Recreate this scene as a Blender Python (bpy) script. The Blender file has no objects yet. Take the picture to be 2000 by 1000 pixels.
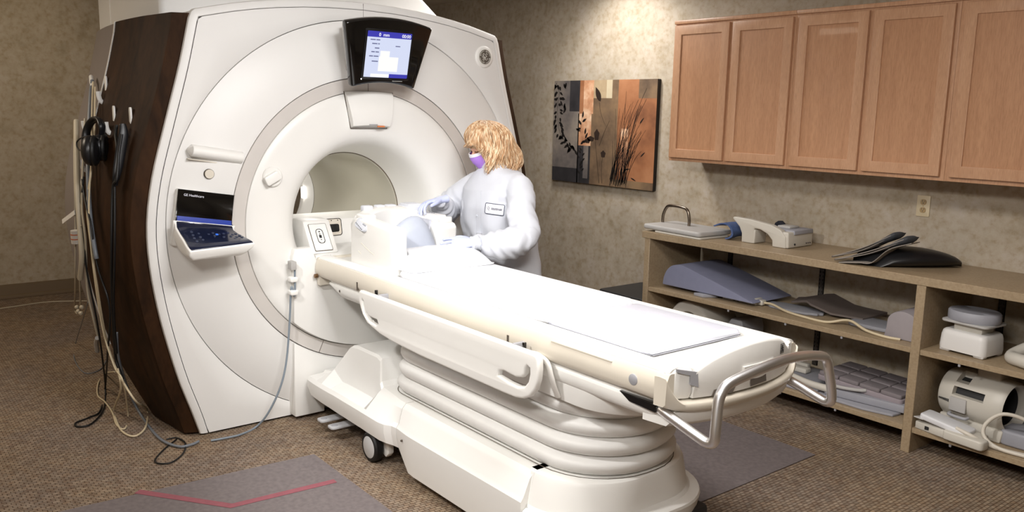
import bpy, bmesh, math, random
from mathutils import Vector, Matrix, Euler
from math import pi, sin, cos, radians, hypot, sqrt
random.seed(7)
SC = bpy.context.scene
COL = SC.collection
# ------------------------------------------------------------------ camera numbers
CF, CYAW, CPITCH, CROLL = 1656.45, 0.674075, 0.169187, 0.0213392
CAM = Vector((4.16884, -2.30648, 1.68247))
FW = Vector((-cos(CYAW)*cos(CPITCH), sin(CYAW)*cos(CPITCH), -sin(CPITCH)))
_r = FW.cross(Vector((0, 0, 1))).normalized(); _u = _r.cross(FW)
RT = _r*cos(CROLL) + _u*sin(CROLL)
UP = -_r*sin(CROLL) + _u*cos(CROLL)

def at(px, py, ax, v):
    """world point where the sight line of a photo position meets a plane x/y/z = v"""
    d = FW*CF+RT*(px-1000)-UP*(py-500); i = 'xyz'.index(ax); return CAM+d*((v-CAM[i])/d[i])

# ------------------------------------------------------------------ mesh helpers
def finish(bm, name, mat, parent=None, smooth=38, origin=None, mats=None):
    """link a bmesh (world coordinates) as one object, origin at its thing"""
    bmesh.ops.remove_doubles(bm, verts=bm.verts, dist=1e-5)
    bmesh.ops.recalc_face_normals(bm, faces=bm.faces)
    a = radians(smooth)
    for f in bm.faces: f.smooth = smooth > 0
    for e in bm.edges:
        if len(e.link_faces) == 2 and e.calc_face_angle(0) > a: e.smooth = False
    root = Vector((0, 0, 0))
    if parent is not None:
        root = parent['_o'] if '_o' in parent else Vector((0, 0, 0))
        root = Vector(root)
    elif origin is not None:
        root = Vector(origin)
    else:
        if bm.verts:
            xs = [v.co.x for v in bm.verts]; ys = [v.co.y for v in bm.verts]; zs = [v.co.z for v in bm.verts]
            root = Vector(((min(xs)+max(xs))/2, (min(ys)+max(ys))/2, min(zs)))
    for v in bm.verts: v.co -= root
    me = bpy.data.meshes.new(name); bm.to_mesh(me); bm.free()
    o = bpy.data.objects.new(name, me); COL.objects.link(o)
    for m in (mats or [mat]): me.materials.append(m)
    if parent is not None:
        o.parent = parent
    else:
        o.location = root
    o['_o'] = list(root)
    return o

def tag(o, label=None, cat=None, group=None, kind=None):
    if label: o['label'] = label
    if cat: o['category'] = cat
    if group: o['group'] = group
    if kind: o['kind'] = kind
    return o

def thing(name, loc, label, cat, group=None):
    o = bpy.data.objects.new(name, None); COL.objects.link(o)
    o.location = loc; o.empty_display_size = .05; o['_o'] = list(loc)
    return tag(o, label, cat, group)

def copy_thing(o, off, label=None, rotz=0):
    def rec(s, par):
        c = s.copy(); COL.objects.link(c); c.parent = par
        for ch in s.children: rec(ch, c)
        return c
    c = rec(o, None); c.location = o.location + Vector(off); c.rotation_euler.z += rotz
    if label: c['label'] = label
    return c

def bev(bm, w, seg=2, ang=28):
    if w <= 0: return bm
    bm.normal_update()
    es = [e for e in bm.edges if len(e.link_faces) == 2 and e.calc_face_angle(0) > radians(ang)]
    bmesh.ops.bevel(bm, geom=es, offset=w, segments=seg, profile=.5, affect='EDGES', clamp_overlap=True)
    return bm

def bx(bm, x0, x1, y0, y1, z0, z1, b=0, seg=2, M=None):
    t = bmesh.new()
    v = [t.verts.new(p) for p in ((x0,y0,z0),(x1,y0,z0),(x1,y1,z0),(x0,y1,z0),(x0,y0,z1),(x1,y0,z1),(x1,y1,z1),(x0,y1,z1))]
    for f in ((0,3,2,1),(4,5,6,7),(0,1,5,4),(1,2,6,5),(2,3,7,6),(3,0,4,7)): t.faces.new([v[i] for i in f])
    bev(t, b, seg)
    merge(bm, t, M); return bm

def merge(bm, t, M=None):
    if M is not None: bmesh.ops.transform(t, matrix=M, verts=t.verts)
    me = bpy.data.meshes.new('t'); t.to_mesh(me); t.free()
    bm.from_mesh(me); bpy.data.meshes.remove(me)

def AX(ax, a, b, c):
    # ax: normal axis; (a,b) in-plane, c along the axis
    return {'x': (c, a, b), 'y': (a, c, b), 'z': (a, b, c)}[ax]

def prism(bm, poly, ax, c0, c1, b=0, seg=2, M=None):
    t = bmesh.new(); n = len(poly)
    A = [t.verts.new(AX(ax, p[0], p[1], c0)) for p in poly]
    B = [t.verts.new(AX(ax, p[0], p[1], c1)) for p in poly]
    t.faces.new(A); t.faces.new(B[::-1])
    for i in range(n): t.faces.new((A[i], A[(i+1) % n], B[(i+1) % n], B[i]))
    bmesh.ops.recalc_face_normals(t, faces=t.faces)
    bev(t, b, seg)
    merge(bm, t, M); return bm

def loft(bm, rings, cap=True, closed=True, M=None):
    """rings: lists of 3D points, same count"""
    t = bmesh.new(); R = [[t.verts.new(p) for p in r] for r in rings]
    n = len(R[0])
    for a, b in zip(R, R[1:]):
        for i in range(n if closed else n-1):
            j = (i+1) % n
            try: t.faces.new((a[i], a[j], b[j], b[i]))
            except ValueError: pass
    if cap and closed:
        for r in (R[0], R[-1]):
            try: t.faces.new(r)
            except ValueError: pass
    merge(bm, t, M); return bm

def smooth_path(pts, n=6, cyc=False):
    P = [Vector(p) for p in pts]; out = []
    m = len(P)
    for i in range(m if cyc else m-1):
        p0 = P[(i-1) % m] if (cyc or i > 0) else P[0]*2-P[1]
        p1 = P[i]; p2 = P[(i+1) % m]
        p3 = P[(i+2) % m] if (cyc or i+2 < m) else P[m-1]*2-P[m-2]
        for k in range(n):
            t = k/n
            out.append(.5*((2*p1)+(p2-p0)*t+(2*p0-5*p1+4*p2-p3)*t*t+(3*p1-p0-3*p2+p3)*t**3))
    if not cyc: out.append(P[-1])
    return out

def tube(bm, pts, r, n=10, sm=6, cyc=False, flat=1.0, M=None, r1=None, rf=None):
    P = smooth_path(pts, sm, cyc) if sm > 1 else [Vector(p) for p in pts]
    m = len(P)
    T = []
    for i in range(m):
        a = P[(i-1) % m] if (cyc or i > 0) else P[i]
        b = P[(i+1) % m] if (cyc or i < m-1) else P[i]
        d = b-a; T.append(d.normalized() if d.length > 1e-9 else Vector((0, 0, 1)))
    up = Vector((0, 0, 1)) if abs(T[0].z) < .9 else Vector((1, 0, 0))
    N = (up - T[0]*up.dot(T[0])).normalized()
    rings = []
    for i in range(m):
        N = (N - T[i]*N.dot(T[i])); N = N.normalized() if N.length > 1e-6 else T[i].orthogonal().normalized()
        B = T[i].cross(N); k = i/max(1, m-1)
        rr = rf(k) if rf else (r if r1 is None else r+(r1-r)*k)
        rings.append([P[i]+(N*cos(2*pi*j/n)*flat+B*sin(2*pi*j/n))*rr for j in range(n)])
    if cyc: rings.append(rings[0])
    loft(bm, rings, cap=not cyc, M=M); return bm

def lathe(bm, prof, axis='z', c=(0, 0, 0), n=32, a0=0, a1=2*pi, M=None, cap=True):
    """prof: (radius, height) along axis; closed ends with radius 0"""
    full = abs(a1-a0-2*pi) < 1e-6; k = n if full else n+1
    rings = []
    for r, h in prof:
        ring = []
        for i in range(k):
            a = a0+(a1-a0)*i/n
            u, v = r*cos(a), r*sin(a)
            p = {'z': (u, v, h), 'x': (h, u, v), 'y': (u, h, v)}[axis]
            ring.append((c[0]+p[0], c[1]+p[1], c[2]+p[2]))
        rings.append(ring)
    loft(bm, rings, cap=cap and full, closed=full, M=M); return bm

def ell(bm, c, r, n=16, m=12, M=None, R=None):
    t = bmesh.new(); bmesh.ops.create_uvsphere(t, u_segments=n, v_segments=m, radius=1)
    Mx = Matrix.Translation(c) @ (R.to_matrix().to_4x4() if R else Matrix.Identity(4)) @ Matrix.Diagonal((r[0], r[1], r[2], 1))
    if M is not None: Mx = M @ Mx
    merge(bm, t, Mx); return bm

def rrect(w, h, r, n=5, cx=0, cy=0):
    out = []
    for sx, sy, a in ((1, 1, 0), (-1, 1, 90), (-1, -1, 180), (1, -1, 270)):
        for i in range(n+1):
            t = radians(a+90*i/n)
            out.append((cx+sx*(w/2-r)+r*cos(t), cy+sy*(h/2-r)+r*sin(t)))
    return out

def interp(tab, x):
    if x <= tab[0][0]: return tab[0][1]
    for (a, u), (b, v) in zip(tab, tab[1:]):
        if x <= b: return u+(v-u)*(x-a)/(b-a)
    return tab[-1][1]

def smoothtab(tab, n=6):
    P = smooth_path([(a, b, 0) for a, b in tab], n); return [(p.x, p.y) for p in P]

def curve_mesh(cu):
    o = bpy.data.objects.new('tmp', cu); COL.objects.link(o)
    dg = bpy.context.evaluated_depsgraph_get(); dg.update()
    me = bpy.data.meshes.new_from_object(o.evaluated_get(dg))
    t = bmesh.new(); t.from_mesh(me)
    bpy.data.objects.remove(o); bpy.data.meshes.remove(me)
    return t

def plate(bm, outlines, ax, c0, c1, b=.003, seg=2, M=None):
    """flat plate with holes: outlines = list of closed 2D polygons"""
    cu = bpy.data.curves.new('t', 'CURVE'); cu.dimensions = '2D'; cu.fill_mode = 'BOTH'
    for o in outlines:
        s = cu.splines.new('POLY'); s.points.add(len(o)-1)
        for p, q in zip(s.points, o): p.co = (q[0], q[1], 0, 1)
        s.use_cyclic_u = True
    th = abs(c1-c0)
    cu.extrude = max(th/2-b, 0); cu.bevel_depth = b; cu.bevel_resolution = seg; cu.offset = -b
    t = curve_mesh(cu); bpy.data.curves.remove(cu)
    c = (c0+c1)/2
    for v in t.verts: v.co = Vector(AX(ax, v.co.x, v.co.y, c+v.co.z))
    bmesh.ops.remove_doubles(t, verts=t.verts, dist=1e-5)
    merge(bm, t, M); return bm

def text(bm, s, size, M, depth=.0006, align='LEFT', xs=1.0):
    cu = bpy.data.curves.new('t', 'FONT'); cu.body = s; cu.size = size; cu.extrude = depth; cu.align_x = align
    cu.resolution_u = 3
    t = curve_mesh(cu); bpy.data.curves.remove(cu)
    merge(bm, t, M @ Matrix.Diagonal((xs, 1, 1, 1))); return bm

def basis(o, ex, ey, ez=None):
    ex = Vector(ex).normalized(); ey = Vector(ey).normalized()
    ez = Vector(ez).normalized() if ez else ex.cross(ey).normalized()
    M = Matrix((ex, ey, ez)).transposed().to_4x4(); M.translation = Vector(o); return M

def apply_mods(bm, mods):
    me = bpy.data.meshes.new('t'); bm.to_mesh(me); bm.free()
    o = bpy.data.objects.new('t', me); COL.objects.link(o)
    for typ, kw in mods:
        m = o.modifiers.new('m', typ)
        for k, v in kw.items(): setattr(m, k, v)
    dg = bpy.context.evaluated_depsgraph_get(); dg.update()
    m2 = bpy.data.meshes.new_from_object(o.evaluated_get(dg))
    t = bmesh.new(); t.from_mesh(m2)
    bpy.data.objects.remove(o); bpy.data.meshes.remove(me); bpy.data.meshes.remove(m2)
    return t

def fuse(bm, vox=.006, sm=6, fac=.5):
    t = apply_mods(bm, [('REMESH', dict(mode='VOXEL', voxel_size=vox, use_smooth_shade=True)),
                        ('SMOOTH', dict(iterations=sm, factor=fac))])
    return t

def boolean(bm, cut, op='DIFFERENCE'):
    me = bpy.data.meshes.new('c'); cut.to_mesh(me); cut.free()
    c = bpy.data.objects.new('c', me); COL.objects.link(c)
    t = apply_mods(bm, [('BOOLEAN', dict(operation=op, object=c, solver='EXACT'))])
    bpy.data.objects.remove(c); bpy.data.meshes.remove(me)
    return t

# ------------------------------------------------------------------ materials
def lin(c):
    return tuple(((x/12.92) if x <= .04045 else ((x+.055)/1.055)**2.4) for x in c)
def mat(name, col, rough=.5, metal=0, emis=None, es=0, spec=.5, coat=0, alpha=1, noise=0, nscale=20, bump=0, bscale=200, srgb=True, sheen=0):
    m = bpy.data.materials.new(name); m.use_nodes = True
    nt = m.node_tree; b = nt.nodes['Principled BSDF']
    c = lin(col) if srgb else col
    b.inputs['Base Color'].default_value = (*c, 1)
    b.inputs['Roughness'].default_value = rough; b.inputs['Metallic'].default_value = metal
    b.inputs['Specular IOR Level'].default_value = spec; b.inputs['Coat Weight'].default_value = coat
    b.inputs['Sheen Weight'].default_value = sheen
    b.inputs['Alpha'].default_value = alpha
    if emis:
        b.inputs['Emission Color'].default_value = (*lin(emis), 1); b.inputs['Emission Strength'].default_value = es
    tc = nt.nodes.new('ShaderNodeTexCoord')
    n = nt.nodes.new('ShaderNodeTexNoise'); n.inputs['Scale'].default_value = nscale; n.inputs['Detail'].default_value = 4
    nt.links.new(tc.outputs['Object'], n.inputs['Vector'])
    mx = nt.nodes.new('ShaderNodeMix'); mx.data_type = 'RGBA'; mx.blend_type = 'MULTIPLY'
    k = 1-noise
    mp = nt.nodes.new('ShaderNodeMapRange'); mp.inputs[1].default_value = .3; mp.inputs[2].default_value = .7
    mp.inputs[3].default_value = 1-noise-.01; mp.inputs[4].default_value = 1
    nt.links.new(n.outputs['Fac'], mp.inputs[0])
    mx.inputs['Factor'].default_value = 1; mx.inputs['A'].default_value = (*c, 1)
    nt.links.new(mp.outputs[0], mx.inputs['B']); nt.links.new(mx.outputs['Result'], b.inputs['Base Color'])
    if bump:
        n2 = nt.nodes.new('ShaderNodeTexNoise'); n2.inputs['Scale'].default_value = bscale; n2.inputs['Detail'].default_value = 3
        nt.links.new(tc.outputs['Object'], n2.inputs['Vector'])
        bp = nt.nodes.new('ShaderNodeBump'); bp.inputs['Strength'].default_value = bump; bp.inputs['Distance'].default_value = .004
        nt.links.new(n2.outputs['Fac'], bp.inputs['Height']); nt.links.new(bp.outputs[0], b.inputs['Normal'])
    return m

class G:   # tiny node-graph helper
    def __init__(s, m): s.m = m; m.use_nodes = True; s.t = m.node_tree; s.b = s.t.nodes['Principled BSDF']
    def n(s, typ, **kw):
        x = s.t.nodes.new(typ)
        for k, v in kw.items():
            if k.startswith('i_'):
                key = k[2:].replace('_', ' ')
                key = int(key) if key.isdigit() else key
                x.inputs[key].default_value = v
            else: setattr(x, k, v)
        return x
    def l(s, a, b): s.t.links.new(a, b)
    def ramp(s, f, stops):
        r = s.n('ShaderNodeValToRGB'); e = r.color_ramp.elements
        while len(e) > 1: e.remove(e[0])
        e[0].position = stops[0][0]; e[0].color = (*lin(stops[0][1]), 1)
        for p, c in stops[1:]:
            q = e.new(p); q.color = (*lin(c), 1)
        s.l(f, r.inputs[0]); return r.outputs[0]
    def mix(s, a, b, f, blend='MIX'):
        x = s.n('ShaderNodeMix', data_type='RGBA', blend_type=blend)
        for v, k in ((a, 'A'), (b, 'B'), (f, 'Factor')):
            if hasattr(v, 'node'): s.l(v, x.inputs[k])
            elif k == 'Factor': x.inputs[k].default_value = v
            else: x.inputs[k].default_value = (*v, 1)
        return x.outputs['Result']

def wallpaper():
    m = bpy.data.materials.new('mottled_wallpaper'); g = G(m)
    tc = g.n('ShaderNodeTexCoord').outputs['Object']
    a = g.n('ShaderNodeTexNoise', i_Scale=7.5, i_Detail=5, i_Roughness=.62); g.l(tc, a.inputs['Vector'])
    b = g.n('ShaderNodeTexNoise', i_Scale=26, i_Detail=4, i_Roughness=.6); g.l(tc, b.inputs['Vector'])
    c1 = g.ramp(a.outputs['Fac'], [(.30, (.62, .575, .50)), (.45, (.675, .63, .56)), (.56, (.69, .645, .58)), (.70, (.71, .67, .62))])
    c2 = g.ramp(b.outputs['Fac'], [(.30, (.86, .82, .73)), (.46, (.96, .945, .92)), (.62, (1, 1, 1))])
    g.l(g.mix(c1, c2, .75, 'MULTIPLY'), g.b.inputs['Base Color'])
    g.b.inputs['Roughness'].default_value = .75
    return m

def carpet():
    m = bpy.data.materials.new('woven_carpet'); g = G(m)
    tc = g.n('ShaderNodeTexCoord').outputs['Object']
    mp = g.n('ShaderNodeMapping'); mp.inputs['Rotation'].default_value = (0, 0, radians(90)); g.l(tc, mp.inputs['Vector'])
    br = g.n('ShaderNodeTexBrick', offset=.5, i_Scale=1.0)
    br.inputs['Brick Width'].default_value = .031; br.inputs['Row Height'].default_value = .0175
    br.inputs['Mortar Size'].default_value = .0028; br.inputs['Mortar Smooth'].default_value = 1.0
    br.inputs['Color1'].default_value = (*lin((.635, .58, .51)), 1); br.inputs['Color2'].default_value = (*lin((.53, .485, .435)), 1)
    br.inputs['Mortar'].default_value = (*lin((.41, .35, .29)), 1)
    g.l(mp.outputs[0], br.inputs['Vector'])
    n = g.n('ShaderNodeTexNoise', i_Scale=2.2, i_Detail=2); g.l(tc, n.inputs['Vector'])
    n2 = g.n('ShaderNodeTexNoise', i_Scale=38, i_Detail=3); g.l(tc, n2.inputs['Vector'])
    warm = g.ramp(n.outputs['Fac'], [(.35, (.94, .93, .95)), (.65, (1, .97, .93))])
    sp = g.ramp(n2.outputs['Fac'], [(.35, (.86, .80, .76)), (.6, (1, 1, 1))])
    c = g.mix(br.outputs['Color'], warm, 1, 'MULTIPLY'); c = g.mix(c, sp, .8, 'MULTIPLY')
    g.l(c, g.b.inputs['Base Color']); g.b.inputs['Roughness'].default_value = .95
    g.b.inputs['Specular IOR Level'].default_value = .15
    bp = g.n('ShaderNodeBump', i_Strength=.8, i_Distance=.004)
    inv = g.n('ShaderNodeMath', operation='SUBTRACT'); inv.inputs[0].default_value = 1; g.l(br.outputs['Fac'], inv.inputs[1])
    g.l(inv.outputs[0], bp.inputs['Height']); g.l(bp.outputs[0], g.b.inputs['Normal'])
    return m

def wood(name, c0, c1, scale=(3, 3, .35), rough=.4, coat=0, fine=60, ax='z'):
    m = bpy.data.materials.new(name); g = G(m)
    tc = g.n('ShaderNodeTexCoord').outputs['Object']
    mp = g.n('ShaderNodeMapping'); mp.inputs['Scale'].default_value = scale; g.l(tc, mp.inputs['Vector'])
    a = g.n('ShaderNodeTexNoise', i_Scale=4, i_Detail=6, i_Roughness=.6, i_Distortion=.6); g.l(mp.outputs[0], a.inputs['Vector'])
    b = g.n('ShaderNodeTexNoise', i_Scale=fine, i_Detail=2); g.l(mp.outputs[0], b.inputs['Vector'])
    c = g.ramp(a.outputs['Fac'], [(.32, c0), (.68, c1)])
    d = g.ramp(b.outputs['Fac'], [(.3, (.9, .88, .86)), (.6, (1, 1, 1))])
    g.l(g.mix(c, d, .8, 'MULTIPLY'), g.b.inputs['Base Color'])
    g.b.inputs['Roughness'].default_value = rough; g.b.inputs['Coat Weight'].default_value = coat
    return m

W = mat('white_plastic', (.93, .925, .91), .38, noise=.015, nscale=3)
WG = mat('gantry_white', (.90, .895, .885), .42, noise=.015, nscale=2)
CR = mat('cream_plastic', (.86, .83, .775), .4, noise=.03, nscale=4)
SILV = mat('satin_silver', (.84, .82, .80), .45, .15, noise=.05, nscale=6)
GREYP = mat('grey_plastic', (.62, .62, .64), .5, noise=.04)
DKG = mat('dark_grey', (.14, .14, .145), .5)
BLK = mat('black_gloss', (.018, .018, .022), .12, coat=.5)
RUB = mat('black_rubber', (.035, .035, .04), .55)
SEAM = mat('seam_shadow_gap', (.32, .28, .24), .8)
CHR = mat('brushed_steel', (.92, .92, .93), .33, 1.0)
FOAM = mat('grey_foam_vinyl', (.72, .745, .80), .6, noise=.04)
GFOAM = mat('grey_pad', (.56, .56, .585), .75, noise=.08)
PADW = mat('white_vinyl', (.93, .935, .95), .45, noise=.02, bump=.25, bscale=9)
SHEET = mat('plastic_sheet', (.80, .81, .86), .30, noise=.03, bump=.5, bscale=14)
BEIGEC = mat('beige_cable', (.80, .74, .62), .5)
GREYC = mat('grey_cable', (.45, .47, .50), .4)
WOODD = wood('dark_walnut', (.14, .088, .048), (.255, .165, .095), (2.2, 2.2, .8), .6, 0, 30)
MAPLE = wood('maple_cabinet', (.715, .53, .395), (.755, .57, .43), (6, 6, .5), .42, .1, 50)
MAPLEF = wood('maple_frame', (.745, .57, .44), (.79, .62, .49), (6, 6, .5), .38, .1, 50)
LAM = wood('taupe_laminate', (.61, .535, .43), (.64, .565, .46), (1, 1, 1), .45, 0, 80)
WALL = wallpaper(); CARP = carpet()
CEIL = mat('ceiling_paint', (.85, .83, .80), .9)
WOODD.node_tree.nodes['Principled BSDF'].inputs['Specular IOR Level'].default_value = .12
BASE = mat('brown_baseboard', (.40, .33, .24), .6)
# ================================================================== ROOM
XW, YW, ZC = -4.10, 2.43, 2.69
X1, Y0 = 6.0, -3.9
def struct(bm, name, m, sm=0): return tag(finish(bm, name, m, smooth=sm), kind='structure')
struct(bx(bmesh.new(), XW-.1, X1+.1, Y0-.1, YW+.1, -.1, 0), 'floor', CARP)
struct(bx(bmesh.new(), XW-.1, X1+.1, Y0-.1, YW+.1, ZC, ZC+.1), 'ceiling', CEIL)
struct(bx(bmesh.new(), XW-.1, XW, Y0-.1, YW+.1, 0, ZC), 'wall_back', WALL)
struct(bx(bmesh.new(), XW, X1, YW, YW+.1, 0, ZC), 'wall_right', WALL)
struct(bx(bmesh.new(), X1, X1+.1, Y0-.1, YW+.1, 0, ZC), 'wall_front', WALL)
struct(bx(bmesh.new(), XW, X1, Y0-.1, Y0, 0, ZC), 'wall_left', WALL)
# baseboards: flat vinyl band with a lighter quarter round at its foot
for nm, a in (('baseboard_back', 'x'), ('baseboard_right', 'y')):
    bm = bmesh.new()
    if a == 'x':
        prism(bm, [(XW, 0), (XW+.03, 0), (XW+.03, .012), (XW+.022, .03), (XW+.012, .036), (XW+.012, .118), (XW, .125)], 'y', Y0, YW, .002, 1)
    else:
        prism(bm, [(YW, 0), (YW-.03, 0), (YW-.03, .012), (YW-.022, .03), (YW-.012, .036), (YW-.012, .118), (YW, .125)], 'x', XW+.03, X1, .002, 1)
    struct(bm, nm, BASE, 30)

# ================================================================== UPPER CABINETS
CY0, CY1, CZ0, CZ1 = 2.10, YW-.001, 1.378, 2.282
def cab(x0, x1, doors, label):
    t = thing('wall_cabinet', ((x0+x1)/2, CY1, CZ0), label, 'cabinet', 'maple wall cabinets above the counter')
    b = bmesh.new()
    bx(b, x0+.001, x0+.016, CY0+.019, CY1, CZ0, CZ1, .001, 1); bx(b, x1-.016, x1-.001, CY0+.019, CY1, CZ0, CZ1, .001, 1)
    bx(b, x0+.016, x1-.016, CY0+.019, CY1, CZ0+.012, CZ0+.028); bx(b, x0+.016, x1-.016, CY0+.019, CY1, CZ1-.016, CZ1)
    bx(b, x0+.016, x1-.016, CY1-.008, CY1, CZ0+.028, CZ1-.016)
    finish(b, 'carcass', MAPLE, t)
    b = bmesh.new()
    plate(b, [[(x0, CZ0), (x1, CZ0), (x1, CZ1), (x0, CZ1)]] + [[(a+.012, CZ0+.04), (c-.012, CZ0+.04), (c-.012, CZ1-.035), (a+.012, CZ1-.035)] for a, c in doors], 'y', CY0, CY0+.019, .001, 1)
    finish(b, 'face_frame', MAPLEF, t)
    b = bmesh.new(); bx(b, x0, x1, CY0-.012, CY0+.004, CZ1-.018, CZ1+.006, .004)
    finish(b, 'top_moulding', MAPLEF, t)
    for a, c in doors:
        z0, z1 = CZ0+.022, CZ1-.03; y0 = CY0-.021
        fr = .058
        b = bmesh.new()
        plate(b, [[(a, z0), (c, z0), (c, z1), (a, z1)], [(a+fr, z0+fr), (a+fr, z1-fr), (c-fr, z1-fr), (c-fr, z0+fr)]], 'y', y0, y0+.02, .003, 2)
        d = finish(b, 'door', MAPLEF, t)
        b = bmesh.new(); prism(b, [(a+fr-.004, z0+fr-.004), (c-fr+.004, z0+fr-.004), (c-fr+.004, z1-fr+.004), (a+fr-.004, z1-fr+.004)], 'y', y0+.0085, y0+.016, 0)
        finish(b, 'door_panel', MAPLE, d)
    return t
cab(.325, 1.235, [(.338, .775), (.80, 1.222)], 'maple wall cabinet at the left end of the row, nearest the canvas art')
cab(1.236, 2.155, [(1.262, 1.685), (1.715, 2.135)], 'middle maple wall cabinet with two doors, above the wall outlet')
cab(2.156, 3.07, [(2.185, 2.61), (2.635, 3.05)], 'maple wall cabinet at the right end, cut by the photo edge')

# ================================================================== OUTLET
t = thing('wall_outlet', (1.91, YW, 1.15), 'cream duplex wall outlet on the wallpaper below the cabinets', 'outlet')
IV = mat('ivory_plate', (.80, .74, .62), .35); IVD = mat('ivory_receptacle', (.66, .56, .40), .4)
finish(prism(bmesh.new(), rrect(.074, .118, .006, 4, 1.911, 1.209), 'y', YW-.007, YW-.0005, .002, 2), 'cover_plate', IV, t)
for dz in (-.022, .022):
    r = finish(prism(bmesh.new(), rrect(.033, .030, .012, 5, 1.911, 1.209+dz), 'y', YW-.010, YW-.006, .001, 1), 'receptacle', IVD, t)
    b = bmesh.new()
    for dx in (-.007, .006): bx(b, 1.911+dx, 1.9125+dx+.001, YW-.0106, YW-.0098, 1.211+dz, 1.220+dz)
    lathe(b, [(0, YW-.0106), (.0028, YW-.0106), (.0028, YW-.0098), (0, YW-.0098)], 'y', (1.911, 0, 1.2035+dz), 10)
    finish(b, 'slots', BLK, r)
finish(lathe(bmesh.new(), [(0, YW-.0085), (.003, YW-.0085), (.003, YW-.006), (0, YW-.006)], 'y', (1.911, 0, 1.209), 10), 'screw', IVD, t)

# ================================================================== SHELF UNIT
SY = 1.86
t = thing('shelf_unit', (1.6, 2.14, 0), 'long open shelving unit with taupe laminate top and dividers under the cabinets', 'shelving unit')
XE = 3.30
finish(bx(bmesh.new(), .335, XE, SY, YW-.001, .872, .915, .002, 1), 'countertop', LAM, t)
for x0, x1, n in ((.359, .404, 'side_panel'), (2.187, 2.234, 'divider_panel'), (XE-.05, XE-.005, 'side_panel')):
    finish(bx(bmesh.new(), x0, x1, SY+.004, YW-.032, 0.0, .872, .002, 1), n, LAM, t)
for x0, x1 in ((.404, 2.187), (2.234, XE-.05)):
    for z0, z1 in ((.520, .548), (.110, .138)):
        finish(bx(bmesh.new(), x0+.001, x1-.001, SY+.008, YW-.032, z0, z1, .0015, 1), 'shelf', LAM, t)
b = bmesh.new()
for x in (1.45, 1.05, 2.42, 1.80):
    for z in (.505, .095): bx(b, x, x+.012, SY+.012, SY+.02, z, z+.016, .002, 1)
finish(b, 'label_clips', GREYP, t)
# slotted standards on the wall inside the bays
STD = mat('dark_steel', (.27, .25, .23), .5, .2)
def standard(x, lab):
    b = bmesh.new()
    holes = []
    z = .16
    while z < .85:
        holes.append([(x+.005, z), (x+.005, z+.012), (x+.010, z+.012), (x+.010, z)]); holes.append([(x+.024, z), (x+.024, z+.012), (x+.029, z+.012), (x+.029, z)]); z += .025
    plate(b, [[(x, .145), (x+.034, .145), (x+.034, .868), (x, .868)]]+holes, 'y', YW-.012, YW-.004, .0005, 1)
    bx(b, x, x+.002, YW-.012, YW-.0005, .145, .868); bx(b, x+.032, x+.034, YW-.012, YW-.0005, .145, .868)
    o = finish(b, 'shelf_standard', STD)
    tag(o, lab, 'shelf track', 'slotted shelf standards')
standard(.62, 'dark slotted shelf track on the wall behind the big grey curved pad')
standard(1.315, 'dark slotted shelf track on the wall, behind the middle of the left bay')
standard(2.36, 'dark slotted shelf track on the wall in the right bay behind the round topped coil')
# ================================================================== MRI SCANNER
MZ = 1.064
t = thing('mri_scanner', (-.8, 0, 0), 'huge white MRI scanner with round bore, dark wood side panels and overhead display', 'MRI scanner')
MRI = t
HW = smoothtab([(0, .955), (.15, 1.0), (.35, 1.062), (.7, 1.138), (1.03, 1.170), (1.3, 1.140), (1.58, 1.065), (1.86, .985), (2.09, .930)], 5)
def hw(z): return interp(HW, z)
# outer contour from bottom left over the top to bottom right  (y,z)
half = [(-hw(z), z) for z in [.012+i*(2.075/30) for i in range(31)]]
half += [(-.918, 2.118), (-.900, 2.134)]
half += [(-.82, 2.153), (-.716, 2.177), (-.60, 2.198), (-.49, 2.214), (-.35, 2.229), (-.2, 2.239), (0, 2.244)]
CONT = half + [(-y, z) for y, z in half[::-1][1:]]
def inset(d):
    out = []; n = len(CONT)
    for i, (y, z) in enumerate(CONT):
        a = CONT[max(i-1, 0)]; b = CONT[min(i+1, n-1)]
        ty, tz = b[0]-a[0], b[1]-a[1]; L = hypot(ty, tz)
        out.append((y+tz/L*d, z-ty/L*d))
    out[0] = (out[0][0], CONT[0][1]); out[-1] = (out[-1][0], CONT[-1][1])
    return out
# rim trim
b = bmesh.new()
prof = [(.040, -.30), (.040, -.052), (.036, -.0495), (.012, -.052), (.003, -.058), (.0, -.068), (.0, -.102), (.02, -.102)]
rings = [[(x, y, z) for y, z in inset(d)] for d, x in prof]
loft(b, rings, cap=False, closed=False)
finish(b, 'rim_trim', WG, t, 30)
# front frame: between the disc circle and the inset contour
RD = 1.083
INS = inset(.0425)
def rayhit(th):
    dy, dz = cos(th), sin(th); best = 9
    P = INS
    for (y0, z0), (y1, z1) in list(zip(P, P[1:]))+[(P[-1], P[0])]:
        ey, ez = y1-y0, z1-z0; den = dy*ez-dz*ey
        if abs(den) < 1e-9: continue
        s = ((y0)*ez-(z0-MZ)*ey)/den; u = ((y0)*dz-(z0-MZ)*dy)/den
        if s > 0 and -1e-6 <= u <= 1+1e-6: best = min(best, s)
    return best
NT = 360
TH = [2*pi*i/NT for i in range(NT)]; RB = [rayhit(a) for a in TH]
def P(x, r, a): return (x, r*cos(a), MZ+r*sin(a))
b = bmesh.new()
v = {}
for i in range(NT):
    r1 = max(RB[i], RD+.0008)
    v[i] = [b.verts.new(P(-.062, RD, TH[i])), b.verts.new(P(-.053, RD, TH[i])), b.verts.new(P(-.050, min(RD+.003, r1), TH[i])), b.verts.new(P(-.050, (r1+RD)/2+.001, TH[i])), b.verts.new(P(-.050, r1, TH[i]))]
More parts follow.
